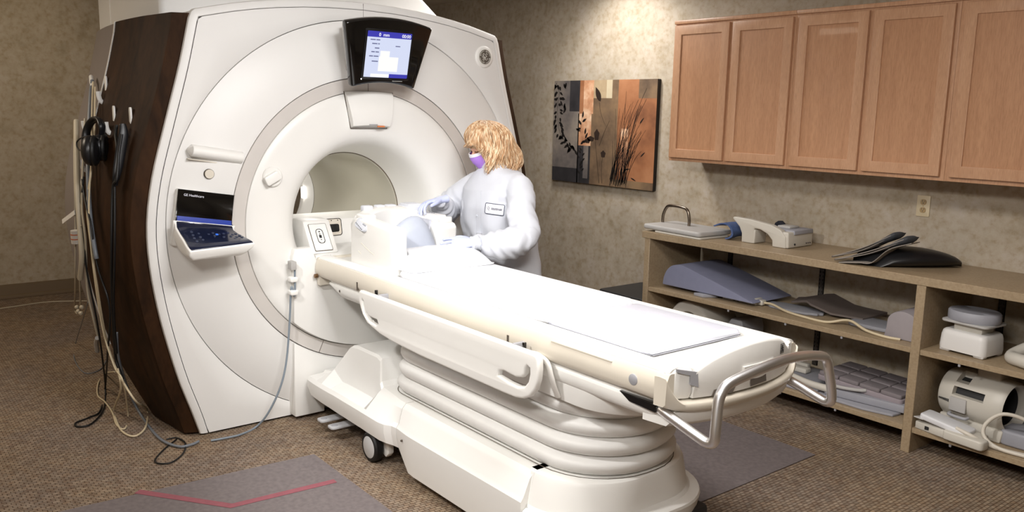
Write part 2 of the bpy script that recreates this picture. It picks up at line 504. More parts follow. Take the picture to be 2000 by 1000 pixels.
for i in range(NT):
    j = (i+1) % NT
    if RB[i] < RD+.001 and RB[j] < RD+.001: continue
    for k in range(4): b.faces.new((v[i][k], v[i][k+1], v[j][k+1], v[j][k]))
finish(b, 'front_cover', WG, t, 50)
# domed disc between circle and ring
b = bmesh.new(); v = {}
def xd(r):
    s = (r-.782)/(RD-.782); return -.055+.052*(1-s**1.9)
RR = [.782, .79, .82, .86, .90, .94, .98, 1.01, 1.04, 1.06, 1.075, RD-.004]
for i in range(NT):
    lim = RB[i]
    ring = [b.verts.new(P(-.03, .782, TH[i]))]
    for r in RR:
        q = min(r, lim); ring.append(b.verts.new(P(xd(q), q, TH[i])))
    q = min(RD-.002, lim); ring.append(b.verts.new(P(-.07, q, TH[i])))
    v[i] = ring
for i in range(NT):
    j = (i+1) % NT
    for k in range(len(RR)+1):
        try: b.faces.new((v[i][k], v[i][k+1], v[j][k+1], v[j][k]))
        except ValueError: pass
finish(b, 'domed_disc_cover', WG, t, 50)
# dark backing in the grooves
def annulus(b, x, r0, r1, n=180):
    lathe(b, [(r0, x), (r1, x)], 'x', (0, 0, MZ), n, cap=False)
b = bmesh.new(); annulus(b, -.020, .695, .80); annulus(b, -.066, 1.06, 1.083)
bmesh.ops.delete(b, geom=[f for f in b.verts if f.co.z < .02], context='VERTS')
finish(b, 'groove_backing', SEAM, t, 0)
# silver ring band
b = bmesh.new()
lathe(b, [(.708, -.018), (.708, -.005), (.7095, -.003), (.7765, -.003), (.778, -.005), (.778, -.018)], 'x', (0, 0, MZ), 180, cap=False)
rg = finish(b, 'ring_band', SILV, t, 30)
b = bmesh.new()
for a in (90, 180+66, 360-66):
    M = Matrix.Translation((0, 0, MZ)) @ Matrix.Rotation(radians(a), 4, 'X')
    bx(b, -.0035, -.0024, .709, .777, -.0015, .0015, 0, 1, M)
finish(b, 'ring_joint', SEAM, rg, 0)
# inner funnel panel and bore
b = bmesh.new()
lathe(b, [(.7045, -.02), (.7045, -.006), (.702, -.003), (.66, 0), (.60, .002), (.54, 0), (.50, -.006), (.47, -.016), (.448, -.032), (.430, -.055), (.415, -.09), (.40, -.14), (.385, -.20), (.372, -.27), (.365, -.30)], 'x', (0, 0, MZ), 180, cap=False)
finish(b, 'bore_funnel', W, t, 60)
b = bmesh.new()
BOREM = mat('bore_lining', (.74, .725, .67), .45, noise=.04, nscale=5)
lathe(b, [(.362, -.302), (.357, -.306), (.355, -.32), (.352, -.9), (.354, -1.44)], 'x', (0, 0, MZ), 120, cap=False)
finish(b, 'bore_liner', BOREM, t, 50)
b = bmesh.new(); lathe(b, [(.3545, -1.442), (.356, -1.60), (.37, -1.70), (.42, -1.745)], 'x', (0, 0, MZ), 120, cap=False); finish(b, 'rear_bore_mouth', W, t, 50)
b = bmesh.new(); lathe(b, [(.3535, -1.438), (.3535, -1.444)], 'x', (0, 0, MZ), 120, cap=False); finish(b, 'rear_seam', SEAM, t, 0)
b = bmesh.new(); lathe(b, [(.366, -.300), (.3605, -.3025)], 'x', (0, 0, MZ), 120, cap=False)
finish(b, 'bore_seam', mat('bore_seam_brown', (.36, .30, .24), .7), t, 0)
# bore light on the left inner wall
LAMPB = mat('bore_lamp', (1, 1, 1), .3, emis=(1, .98, .95), es=6)
b = bmesh.new(); prism(b, rrect(.034, .085, .012, 4, -1.615, 1.065), 'y', .340, .360, .004, 2)
finish(b, 'bore_light', LAMPB, t)
# bore bridge / connector block
b = bmesh.new()
prism(b, [(-.40, .80), (-.40, .905), (-.05, .905), (.02, .895), (.02, .80)], 'y', -.335, .335, .01, 2)
finish(b, 'bore_bridge', W, t)
b = bmesh.new()
prism(b, [(-.34, .90), (-.34, 1.055), (-.30, 1.065), (-.20, 1.073), (-.125, 1.070), (-.115, 1.060), (-.005, .9)], 'y', -.345, -.185, .012, 2)
prism(b, [(-.62, .90), (-.62, 1.045), (-.45, 1.045), (-.30, 1.045), (-.27, .9)], 'y', -.30, .30, .012, 2)
cb = finish(b, 'connector_block', W, t)
# slanted plate 1 on the sloping front of the left block
ez = Vector((-.11, 0, .160)).normalized()
M1 = basis((-.0585, -.270, .982), (0, 1, 0), ez)
b = bmesh.new(); prism(b, rrect(.105, .165, .006, 3), 'z', 0, .0035, .001, 1, M1); pl = finish(b, 'socket_plate', SEAM, cb)
b = bmesh.new(); prism(b, rrect(.100, .160, .005, 3), 'z', 0.001, .0045, .001, 1, M1); finish(b, 'plate_face', W, cb)
b = bmesh.new()
plate(b, [rrect(.042, .088, .018, 6, 0, .005), rrect(.036, .082, .016, 6, 0, .005)[::-1]], 'z', .003, .0065, .0005, 1, M1)
for y, z, r in ((0, .032, .004), (0, .018, .003), (0, -.016, .003), (-.013, -.033, .003), (.013, -.033, .003)):
    lathe(b, [(0, .0065), (r, .0065), (r, .003), (0, .003)], 'z', (y, z, 0), 10, M=M1)
bx(b, -.007, .007, -.006, .012, .003, .0068, .001, 1, M1)
finish(b, 'socket', DKG, cb)
M2 = basis((-.288, -.088, .998), (0, 1, 0), (-.19, 0, 1))
b = bmesh.new(); prism(b, rrect(.125, .10, .015, 5), 'z', 0, .004, .001, 1, M2); finish(b, 'socket_plate', CR, cb)
b = bmesh.new(); plate(b, [rrect(.125, .10, .015, 5), rrect(.118, .093, .013, 5)[::-1]], 'z', .003, .006, .0005, 1, M2)
prism(b, rrect(.092, .046, .01, 4, 0, -.006), 'z', .002, .0065, .001, 1, M2)
for dx in (-.04, 0, .04): lathe(b, [(0, .0065), (.003, .0065), (.003, .003), (0, .003)], 'z', (dx, .038, 0), 10, M=M2)
finish(b, 'socket_opening', BLK, cb)
# ---- body core
b = bmesh.new()
for s in (-1, 1): bx(b, -1.62, -.07, min(s*.50, s*.93), max(s*.50, s*.93), .02, 2.06, .05, 3)
bx(b, -1.62, -.07, -.93, .93, 1.50, 2.08, .03, 2)
bx(b, -1.62, -.07, -.93, .93, .02, .62, .03, 2)
finish(b, 'inner_housing', mat('dark_housing', (.10, .09, .085), .7), t)
# rear cover with the bore mouth
b = bmesh.new(); C2 = [(y*.93, max(z*.985, .02)) for y, z in CONT]
plate(b, [C2, [(.43*cos(a), MZ+.43*sin(a)) for a in [2*pi*i/48 for i in range(48)]][::-1]], 'x', -1.74, -1.62, .02, 3)
finish(b, 'rear_cover', WG, t)
# ---- side panels
BUL = smoothtab([(-1.76, -.03), (-1.68, .035), (-1.55, .062), (-1.4, .082), (-1.1, .112), (-.8, .125), (-.45, .112), (-.25, .085)], 4)
def bul(x):
    if x > -.25: return interp([(-.25, .085), (-.115, .066), (-.105, .062), (-.078, .002), (0, .0)], x)
    return interp(BUL, x)
def side(b, s, xs_of_z, z0, z1, nz, off=0, th=.03):
    rings = []
    for k in range(nz+1):
        z = z0+(z1-z0)*k/nz; xs = xs_of_z(z); ring = []
        for x in xs: ring.append((x, s*(hw(z)+bul(x)+off), z))
        for x in xs[::-1]: ring.append((x, s*(hw(z)+bul(x)-th), z))
        rings.append(ring)
    loft(b, rings)
def wx(z):
    xr = interp([(0, -.46), (.12, -.62), (.30, -.80), (.5, -.85), (2.2, -.88)], z)
    xs = [-.072, -.078, -.092, -.105, -.115, -.15, -.20, -.25]; n = 12
    return xs+[-.25+(xr+.25)*i/n for i in range(1, n+1)]
def gx(z):
    x0 = interp([(.42, -.95), (.6, -.865), (2.2, -.893)], z); x1 = interp([(.42, -1.25), (.60, -1.55), (.9, -1.70), (1.8, -1.72), (2.2, -1.66)], z)
    n = 14
    return [x0+(x1-x0)*i/n for i in range(n+1)]
for s in (-1, 1):
    b = bmesh.new(); side(b, s, wx, .015, 2.112, 44, 0); sp = finish(b, 'wood_side_panel', WOODD, t, 25)
    b = bmesh.new(); side(b, s, gx, .42, 2.105, 36, 0); finish(b, 'rear_side_panel', mat('taupe_side_silver', (.50, .465, .45), .5, .1) if s < 0 else bpy.data.materials['taupe_side_silver'], t, 40)
    b = bmesh.new(); side(b, s, lambda z: [wx(z)[-1]+.004-.007*i for i in range(3)], .35, 2.114, 30, .005, .035); finish(b, 'panel_edge_trim', W, t, 40)
# top lid
b = bmesh.new(); TP = [p for p in CONT if p[1] > 2.08]
top = [(y*.995, z-.004) for y, z in TP] + [(y*.9, z-.04) for y, z in TP[::-1]]
prism(b, top, 'x', -1.66, -.09, .004, 2)
finish(b, 'top_lid', WG, t, 40)
# service hood rising to the ceiling
b = bmesh.new()
hood = [(-.93, 2.10), (.80, 2.10), (.80, 2.26), (.60, 2.42), (.40, ZC-.001), (-.93, ZC-.001)]
prism(b, hood, 'x', -1.78, -.50, .03, 3)
hd = finish(b, 'service_hood', WG, t, 40)
b = bmesh.new(); bx(b, -1.485, -1.475, -.932, -.925, 2.08, ZC-.002); finish(b, 'hood_joint', W, hd)

# ---- centre seam above the display
b = bmesh.new(); bx(b, -.052, -.0496, -.0008, .0008, 2.149, 2.236); bx(b, -.054, -.046, -.001, .001, 2.146, 2.15)
finish(b, 'top_joint', SEAM, t, 0)
# ---- overhead display
dz = Vector((.075, 0, .31)).normalized(); M = basis((.205, 0, 1.945), (0, 1, 0), dz)
def fan(w0, w1, z0, z1, c0, c1, n=10):
    out = []
    for i in range(n+1): u = -1+2*i/n; out.append((u*w0, z0+c0*(1-u*u)))
    for i in range(n+1): u = 1-2*i/n; out.append((u*w1, z1+c1*(1-u*u)))
    return out
def rcorner(poly, r):
    return poly
body = fan(.188, .258, -.165, .165, .028, .035, 12)
b = bmesh.new(); prism(b, body, 'z', -.05, .0, .013, 3, M)
mon = finish(b, 'display_monitor', BLK, t, 40)
b = bmesh.new(); prism(b, fan(.13, .18, -.12, .13, .02, .03, 8), 'z', -.20, -.045, .01, 2, M); finish(b, 'display_mount', WG, mon)
SW, SH = .131, .118
scz = .012
SCR = mat('screen_white', (.08, .08, .09), .35, emis=(.87, .90, 1.0), es=.92)
SCB = mat('screen_blue', (.04, .04, .10), .35, emis=(.24, .24, .70), es=.95)
SCW = mat('screen_text_white', (.1, .1, .1), .35, emis=(1, 1, 1), es=1.2)
SCG = mat('screen_text_grey', (.05, .05, .06), .35, emis=(.48, .50, .66), es=.75)
SCY = mat('screen_pale', (.1, .1, .1), .35, emis=(1, 1, .985), es=1.0)
b = bmesh.new(); plate(b, [rrect(SW*2+.024, SH*2+.024, .01, 3, 0, scz), rrect(SW*2, SH*2, .003, 2, 0, scz)[::-1]], 'z', -.002, .004, .001, 1, M); finish(b, 'screen_bezel', mat('bezel_black', (.03, .03, .04), .35), mon)
b = bmesh.new(); bx(b, -SW, SW, scz-SH, scz+SH, 0, .0012, 0, 1, M); finish(b, 'screen', SCR, mon, 0)
b = bmesh.new(); bx(b, -SW, SW, scz+SH-.030, scz+SH, .001, .0018, 0, 1, M); finish(b, 'screen_bar', SCB, mon, 0); b = bmesh.new(); bx(b, .02, SW, scz-SH, scz-SH+.020, .001, .0018, 0, 1, M); finish(b, 'screen_bar', SCB, mon, 0)
b = bmesh.new(); bx(b, -.05, .065, scz-.085, scz-.01, .001, .0018, 0, 1, M); bx(b, -.045, .01, scz-.01, scz+.02, .001, .0018, 0, 1, M); bx(b, -.09, .018, scz-SH+.002, scz-SH+.018, .001, .0022, 0, 1, M); finish(b, 'screen_box', SCY, mon, 0)
b = bmesh.new()
text(b, '0  mm', .024, M @ Matrix.Translation((-.065, scz+SH-.024, .002)), .0003); text(b, '00:00', .024, M @ Matrix.Translation((.072, scz+SH-.024, .002)), .0003)
finish(b, 'screen_digits', SCW, mon, 0)
b = bmesh.new()
for wds, y in (((.030, .022), .072), ((.030, .010), .052), ((.026,), .030), ((.020, .020), .010), ((.022, .028), -.012), ((.036,), -.038)):
    x = -.055
    for w_ in wds[::-1]: bx(b, x-w_, x, scz+y, scz+y+.0055, .0014, .0020, 0, 1, M); x -= w_+.004
finish(b, 'screen_lettering', SCG, mon, 0); b = bmesh.new(); bx(b, .04, .068, scz+.045, scz+.050, .0014, .0020, 0, 1, M)
finish(b, 'screen_lettering', SCG, mon, 0)
b = bmesh.new(); bx(b, .045, .105, -.123, -.1215, 0, .0013, 0, 1, M); finish(b, 'bezel_mark', W, mon)
b = bmesh.new(); lathe(b, [(0, .003), (.003, .002), (.003, 0), (0, 0)], 'z', (-.14, scz-SH-.012, 0), 10, M=M); finish(b, 'indicator_lamp', mat('indicator', (1, 1, 1), .3, emis=(1, 1, 1), es=3), mon)

# ---- microphone/camera housing hanging at the top of the funnel
b = bmesh.new()
rings = []
for z, w, xo in ((1.765, .145, .004), (1.75, .143, .022), (1.66, .128, .046), (1.61, .118, .050), (1.585, .112, .040), (1.578, .108, .010)):
    r = []
    for i in range(11): u = -1+2*i/10; r.append((xo*(1-.15*u*u)+.002, u*w, z+.006*(1-u*u)-.0))
    for i in range(11): u = 1-2*i/10; r.append((-.012, u*w, z))
    rings.append(r)
loft(b, rings); th = finish(b, 'bore_camera_housing', W, t, 40)
b = bmesh.new()
plate(b, [[(-.151, 1.768), (-.112, 1.570), (.112, 1.570), (.151, 1.768)], [(-.148, 1.768), (-.110, 1.573), (.110, 1.573), (.148, 1.768)][::-1]], 'x', 0, .0035, .0003, 1); finish(b, 'housing_gap', SEAM, th, 0)
b = bmesh.new(); bx(b, .040, .047, .03, .075, 1.580, 1.588, .001, 1); finish(b, 'laser_window', mat('orange_lens', (.85, .50, .30), .3), th)
b = bmesh.new(); bx(b, .042, .049, -.02, .03, 1.592, 1.596, .001, 1); finish(b, 'lens_slot', GREYP, th)

# ---- knob on the funnel, left
b = bmesh.new(); M = basis((.0, -.560, 1.325), (0, 1, 0), (0, 0, 1))
lathe(b, [(.052, -.002), (.052, .010), (.046, .016), (0, .016)], 'z', (0, 0, 0), 28, M=M); finish(b, 'knob_base', W, t)
Mk = M @ Matrix.Rotation(radians(28), 4, 'Z')
b = bmesh.new(); prism(b, rrect(.085, .05, .012, 4, -.012, 0), 'z', .012, .042, .008, 2, Mk); finish(b, 'knob', W, t)

# ---- control panel bays, left and right (the right one shows only its rim)
PR = [(.012, 1.262), (.014, 1.19), (.020, 1.138), (.028, 1.113), (.050, 1.090), (.085, 1.074), (.125, 1.060), (.165, 1.047), (.190, 1.038), (.198, 1.030)]
yl = [(0, -1.045), (4, -1.045), (6, -1.03), (9, -1.018)]; yr = [(0, -.770), (4, -.770), (5, -.760), (6, -.748), (9, -.728)]
DECKREF = mat('deck_blue_reflection', (.05, .085, .19), .18, coat=.4)  # blue reflection on the dark deck, painted into its base colour
BSTR = mat('blue_strip', (.10, .20, .55), .3, emis=(.10, .20, .58), es=.25)
KEYM = mat('key_dark', (.20, .22, .28), .25, emis=(.4, .45, .6), es=.08); KEYW = mat('key_mark', (.7, .72, .8), .3, emis=(.8, .85, 1), es=.35)
def panel_strip(b, prof, y0, y1, th, k0=0):
    rings = []
    for i, (x, z) in enumerate(prof):
        a = prof[max(i-1, 0)]; c = prof[min(i+1, len(prof)-1)]
        tx, tz = c[0]-a[0], c[1]-a[1]; L = hypot(tx, tz); nx, nz = -tz/L, tx/L
        if nx*.5+nz < 0: nx, nz = -nx, -nz
        w0 = interp(y0, i+k0); w1 = interp(y1, i+k0)
        rings.append([(x, w0, z), (x, w1, z), (x-nx*th, w1, z-nz*th), (x-nx*th, w0, z-nz*th)])
    loft(b, rings)
def bay(s):
    RX = Matrix.Translation((0, -.905, 1.2)) @ Matrix.Rotation(radians(-9), 4, 'X') @ Matrix.Translation((0, .905, -1.2))
    if s > 0: RX = Matrix.Scale(-1, 4, (0, 1, 0)) @ RX
    def fin(b, n, m, par=t, sm=38):
        for v in b.verts:
            if v.co.x > .03: v.co.z += (v.co.y+.905)*.21*min(1, (v.co.x-.03)/.15)-.012*min(1, (v.co.x-.03)/.15); v.co.x += .018*min(1, (v.co.x-.03)/.15)
        bmesh.ops.transform(b, matrix=RX, verts=b.verts); return finish(b, n, m, par, sm)
    rings = []
    for i in range(19):
        u = -1+2*i/18; y = -.875+u*.140; e = sqrt(max(.05, 1-max(0, (abs(u)-.88)/.12)**2))
        rings.append([(-.028+(.034*cos(a)+.016)*e*1.1, y, 1.452+.030*sin(a)*e) for a in [2*pi*j/18 for j in range(18)]])
    b = bmesh.new(); loft(b, rings); fin(b, 'grab_handle', W, t, 60)
    b = bmesh.new(); prism(b, [(-1.01, 1.412), (-.74, 1.412), (-.74, 1.407), (-1.01, 1.407)], 'x', -.035, -.012, .001, 1); fin(b, 'niche_edge', CR)
    b = bmesh.new(); M = basis((-.014, -.900, 1.350), (0, 1, 0), (0, 0, 1)); lathe(b, [(.025, -.03), (.025, .004), (.0245, .006)], 'z', (0, 0, 0), 28, M=M, cap=False); fin(b, 'button_ring', SEAM)
    b = bmesh.new(); lathe(b, [(.0228, -.03), (.0228, .008), (.021, .010), (0, .0105)], 'z', (0, 0, 0), 28, M=M); fin(b, 'call_button', CR)
    b = bmesh.new(); panel_strip(b, PR[:4], yl, yr, .010); bev(b, .003, 2); cp = fin(b, 'control_panel', BLK, t, 35)
    b = bmesh.new(); panel_strip(b, PR[3:], yl, yr, .012, 3); bev(b, .003, 2); dk = fin(b, 'panel_deck', DECKREF, cp, 50)
    b = bmesh.new(); panel_strip(b, [(.0235, 1.134), (.0268, 1.122), (.0315, 1.112)], [(0, -1.040), (3, -1.040)], [(0, -.775), (3, -.775)], .003, 0); fin(b, 'lit_strip', BSTR, cp, 0)
    rings = []
    for i, (x, z) in enumerate(PR):
        if i < 3: continue
        lo = interp([(3, .105), (5, .09), (7, .065), (9, .03)], i); w0, w1 = interp(yl, i)-.008, interp(yr, i)+.008
        rings.append([(x+.003, w0, z-.006), (x+.003, w1, z-.006), (x-.004, w1-.006, z-.014-lo*.5), (x-.012, w1-.03, z-.014-lo), (x-.012, w0+.03, z-.014-lo), (x-.004, w0+.006, z-.014-lo*.5)])
    b = bmesh.new(); loft(b, rings); bev(b, .006, 2); fin(b, 'panel_tray', W, t, 45)
    b = bmesh.new(); bx(b, -.05, .004, -1.043, -.772, .985, 1.261, .010, 3); fin(b, 'panel_backing', W, t, 45)
    if s > 0: return
    MP = basis((.0135, -1.028, 1.232), (0, 1, 0), (.002, 0, .07))
    b = bmesh.new(); text(b, 'GE Healthcare', .0165, MP @ Matrix.Translation((.010, 0, .0005)), .0003); fin(b, 'panel_lettering', mat('panel_print', (.85, .85, .88), .4, emis=(.8, .8, .85), es=.25), cp, 0)
    def deck(y, u):
        x = .055+.125*u; return Vector((x, y, interp([(.05, 1.090), (.085, 1.074), (.125, 1.060), (.165, 1.047), (.190, 1.038)], x)))
    KS = [(-.985, .2), (-.985, .38), (-.985, .56), (-.98, .74), (-.955, .30), (-.955, .5), (-.95, .68), (-.91, .35), (-.885, .25), (-.885, .45), (-.86, .35), (-.835, .3), (-.81, .22), (-.795, .38), (-.81, .52), (-.785, .6), (-.775, .3), (-.765, .48), (-.762, .66), (-.845, .55), (-.80, .74)]
    for y, u in KS:
        Mk = basis(deck(y, u), (0, 1, 0), (-1, 0, .33))
        b = bmesh.new(); lathe(b, [(0, .0045), (.0060, .004), (.007, 0), (0, 0)], 'z', (0, 0, 0), 12, M=Mk); k = fin(b, 'key', KEYM, dk)
        b = bmesh.new(); bx(b, -.0028, .0028, -.001, .001, .0042, .0050, 0, 1, Mk); fin(b, 'key_mark', KEYW, cp, 0) if False else b.free()
    b = bmesh.new(); bx(b, -.006, .006, -.006, .006, 0, .005, .001, 1, basis(deck(-.872, .38), (0, 1, 0), (-1, 0, .33))); fin(b, 'blue_key', mat('blue_key', (.2, .45, .9), .3, emis=(.2, .4, .9), es=.6), dk)
bay(-1); bay(1)

# ---- round maker's badge
M = basis((-.049, .814, 2.0), (0, 1, 0), (0, 0, 1))
b = bmesh.new(); lathe(b, [(.066, -.003), (.064, .004), (.052, .008), (0, .008)], 'z', (0, 0, 0), 40, M=M); bd = finish(b, 'logo_badge', W, t, 60)
BD = mat('badge_grey', (.42, .40, .37), .35, .3)
b = bmesh.new(); lathe(b, [(0, .011), (.042, .011), (.044, .008), (0, .008)], 'z', (0, 0, 0), 40, M=M); finish(b, 'badge_disc', BD, bd)
b = bmesh.new()
lathe(b, [(.0425, .0105), (.0425, .0125), (.0455, .0125), (.0455, .0105)], 'z', (0, 0, 0), 40, M=M, cap=False)
for k in range(4):     # inner swirl ring, broken in four
    a0 = radians(90*k+8); pts = [(.0365*cos(a0+radians(74)*j/7), .0365*sin(a0+radians(74)*j/7), .0118) for j in range(8)]
    tube(b, pts, .0013, 6, 1, M=M)
    a1 = a0+radians(74); tube(b, [(.0365*cos(a1), .0365*sin(a1), .0118), (.031*cos(a1-.12), .031*sin(a1-.12), .0118), (.029*cos(a1-.3), .029*sin(a1-.3), .0118)], .0011, 6, 3, M=M)
gg = [(-.004, .012), (-.008, .019), (-.014, .019), (-.015, .012), (-.008, .002), (-.016, -.004), (-.021, .002), (-.016, .006), (-.008, .002), (-.003, -.012), (-.010, -.020), (-.016, -.017), (-.010, -.008), (-.001, .0)]
tube(b, [(x, y, .0118) for x, y in gg], .0014, 6, 5, M=M)
ee = [(.018, .014), (.013, .021), (.006, .017), (.006, .008), (.013, .004), (.006, .001), (.002, -.008), (.006, -.017), (.014, -.017), (.018, -.009), (.013, -.007)]
tube(b, [(x, y, .0118) for x, y in ee], .0014, 6, 5, M=M)
finish(b, 'badge_monogram', mat('badge_light', (.88, .87, .84), .35), bd, 60)

# ---- lower dock fascia (the flat pillar the table docks on)
def arcpoly(r, yl, zlim, up=True):
    pass
YD = .472
b = bmesh.new()
a0 = math.asin(YD/.700)
top_ = [(-YD, .945)]
arc = [(.700*sin(a), MZ-.700*cos(a)) for a in [-a0+2*a0*i/24 for i in range(25)]]
prism(b, [(-YD, .90), (-YD+.015, .944), (-.36, .946), (-.34, .88), (.34, .88), (.36, .946), (YD-.015, .944), (YD, .90)]+arc[::-1], 'x', -.03, .030, .006, 2)
dk = finish(b, 'dock_fascia', W, t, 40)
a1 = math.asin(YD/.785); arc = [(.785*sin(a), MZ-.785*cos(a)) for a in [-a1+2*a1*i/24 for i in range(25)]]
b = bmesh.new()
prism(b, [(-YD, .02), (-.30, .02), (-.30, .10), (-.27, .13), (.27, .13), (.30, .10), (.30, .02), (YD, .02)]+arc[::-1], 'x', -.10, .022, .006, 2)
finish(b, 'dock_plinth', W, t, 40)
b = bmesh.new(); lathe(b, [(0, .0235), (.007, .0235), (.007, .0215), (0, .0215)], 'x', (0, -.345, .115), 12); finish(b, 'plinth_screw', SEAM, t)
b = bmesh.new(); bx(b, -1.5, -.085, -.90, .90, 0, .02); finish(b, 'floor_plinth', BLK, t, 0)
# coat hooks on the side panels
def hook(x, z, s=1, tw=0):
    y = -(hw(z)+bul(x))+.002
    b = bmesh.new(); M = basis((x, y, z), (1, 0, 0), (0, 0, 1)) # +z of frame = -y
    prism(b, [(-.012, -.075), (.012, -.075), (.014, .05), (.008, .062), (-.008, .062), (-.014, .05)], 'z', -.004, .006, .003, 2, M)
    tube(b, [(0, -.068, .004), (0, -.078, .014), (0, -.070, .032), (0, -.045, .040), (0, -.020, .042)], .008, 8, 5, M=M, flat=1.5)
    return finish(b, 'coat_hook', W, t, 50)
hook(-.30, 1.60); hook(-.52, 1.605); hook(-1.0, 1.60); hook(-.80, 1.76)
hook(-.80, 1.40)
# ================================================================== PATIENT TABLE
t = thing('patient_table', (1.3, 0, 0), 'long wheeled white patient table docked to the scanner, with bellows base and steel push handle', 'patient table')
TB = t
XT0, XT1 = .035, 2.500
def xloft(b, sec, x0, x1, mir=True, n=2):
    full = sec + [(-y, z) for y, z in sec[::-1]] if mir else sec
    loft(b, [[(x0+(x1-x0)*i/(n-1), y, z) for y, z in full] for i in range(n)])
# tray
b = bmesh.new()
prism(b, [(-.240, .80), (-.240, .882), (.240, .882), (.240, .80)], 'x', .034, 2.40, .003, 2)
finish(b, 'cradle_tray', W, t, 35)
# rails left/right
for s in (-1, 1):
    sec = [(.262, .80), (.262, .893), (.268, .899), (.300, .902), (.322, .898), (.334, .889), (.338, .887), (.346, .868), (.350, .84), (.350, .815), (.342, .797), (.330, .790), (.315, .787), (.30, .787), (.30, .80)]
    sec_top = [(.262, .86), (.262, .893), (.268, .899), (.300, .902), (.322, .898), (.334, .8895), (.334, .87)]
    sec_side = [(.300, .885), (.330, .8865), (.338, .884), (.346, .868), (.350, .84), (.350, .815), (.342, .797), (.330, .788), (.31, .787), (.30, .80)]
    def rl(sec, m, n, x1, sm=30):
        b = bmesh.new()
        xs = [XT0, XT0+.01, .38] + [x1-.10, x1-.05, x1-.02, x1]
        rings = []
        for x in xs:
            k = 1 if x < x1-.03 else .995
            k = .96 if x == XT0 else k
            rings.append([(x, s*y*k, z) for y, z in sec])
        loft(b, rings); return finish(b, n, m, t, sm)
    rl(sec_top, W, 'rail_top', XT1-.005)
    r = rl(sec_side, CR, 'side_rail', XT1)
    b = bmesh.new()
    for x in (.50, 1.70): bx(b, x, x+.012, min(s*.340, s*.3515), max(s*.340, s*.3515), .797, .838, 0)
    finish(b, 'rail_slot', SEAM, r, 0)
    b = bmesh.new(); lathe(b, [(0, s*.3525), (.017, s*.3525), (.019, s*.351), (.019, s*.344)], 'y', (2.36, 0, .836), 24); finish(b, 'rail_cap', GREYP, r)
    b = bmesh.new(); bx(b, 1.95, 2.26, min(s*.336, s*.3485), max(s*.336, s*.3485), .866, .874, .003, 2); finish(b, 'rail_bead', CR, r)
    # groove and lower beam under the rail
    b = bmesh.new()
    sec = [(0, .785), (.322, .785), (.322, .779), (.318, .772), (.328, .764), (.330, .750), (.322, .728), (.308, .712), (.280, .704), (0, .704)]
    rings = []
    for x, k in ((.10, .90), (.14, .97), (.26, 1), (.9, 1), (2.30, 1), (2.40, .985), (2.47, .955), (2.50, .92)):
        rings.append([(x, s*y*k, z if z > .78 or x > .26 else max(z, .704+(.26-x)*.5)) for y, z in sec])
    loft(b, rings); lb = finish(b, 'lower_beam', W, t, 35)
    b = bmesh.new(); lathe(b, [(0, s*.332), (.006, s*.332), (.006, s*.324), (0, s*.324)], 'y', (.28, 0, .750), 10); finish(b, 'beam_screw', SEAM, lb)
# dark slot where the handle enters, both sides
for s in (-1, 1):
    b = bmesh.new(); prism(b, [(2.28, .774), (2.445, .774), (2.445, .744), (2.33, .748)], 'y', min(s*.30, s*.3325), max(s*.30, s*.3325), .003, 1); finish(b, 'handle_slot', BLK, t)
# dock latch block at scanner end
b = bmesh.new(); bx(b, .032, .062, -.34, .34, .74, .893, .008, 2); finish(b, 'dock_head', CR, t)
b = bmesh.new()
for s in (-1,):
    lathe(b, [(.0, -.362), (.011, -.362), (.011, -.345), (0, -.345)], 'y', (.055, 0, .795), 14)
finish(b, 'dock_pin', mat('brass_pin', (.50, .38, .26), .35, .8), t)
# ---- foot end cap
def xf(y, bulge=.075, x0=2.50): return x0+bulge*(1-(abs(y)/.335)**2.2)
ys = [-.335+.67*i/96 for i in range(97)]
def capsurf(b, zt, zb, xoff, xback, ya=-.335, yb=.335, zs=6, dx=lambda y, k: 0):
    Y = [y for y in ys if ya-1e-6 <= y <= yb+1e-6]
    rings = []
    for y in Y:
        a = zt(y); c = zb(y); xx = xf(y)+xoff
        r = [(xx+dx(y, k/zs), y, a+(c-a)*k/zs) for k in range(zs+1)]
        r += [(xback, y, c), (xback, y, a)]
        rings.append(r)
    loft(b, rings)
ZTOP = smoothtab([(-.335, .888), (-.30, .897), (-.262, .897), (-.245, .900), (-.20, .925), (-.14, .945), (-.07, .957), (0, .961), (.07, .958), (.14, .946), (.185, .928), (.215, .907), (.235, .897), (.262, .900), (.30, .899), (.335, .888)], 4)
b = bmesh.new()     # arch with the sloping bolster behind it
rings = []
for y in [q for q in ys if abs(q) <= .256]:
    z = interp(ZTOP, y); x = xf(y); h = z-.885
    rings.append([(x-.012, y, .800), (x-.004, y, .845), (x, y, z-.012), (x-.004, y, z-.003), (x-.014, y, z), (x-.05, y, z-.002), (x-.10, y, .885+h*.80), (x-.15, y, .885+h*.42), (x-.19, y, .885+h*.12), (x-.20, y, .884), (x-.20, y, .80)])
loft(b, rings)
ec = finish(b, 'foot_arch', W, t, 50)
for s in (-1, 1):     # corner shoulders
    b = bmesh.new(); rings = []
    for y in [q for q in ys if q*s >= .252]:
        z = interp(ZTOP, y); x = xf(y)-.010
        rings.append([(x-.008, y, .80), (x, y, .82), (x, y, z-.006), (x-.008, y, z), (2.40, y, .895 if abs(y) < .325 else .88), (2.40, y, .80)])
    loft(b, rings); finish(b, 'foot_shoulder', W, t, 50)
OPN = mat('opening_shadow', (.42, .39, .36), .7)
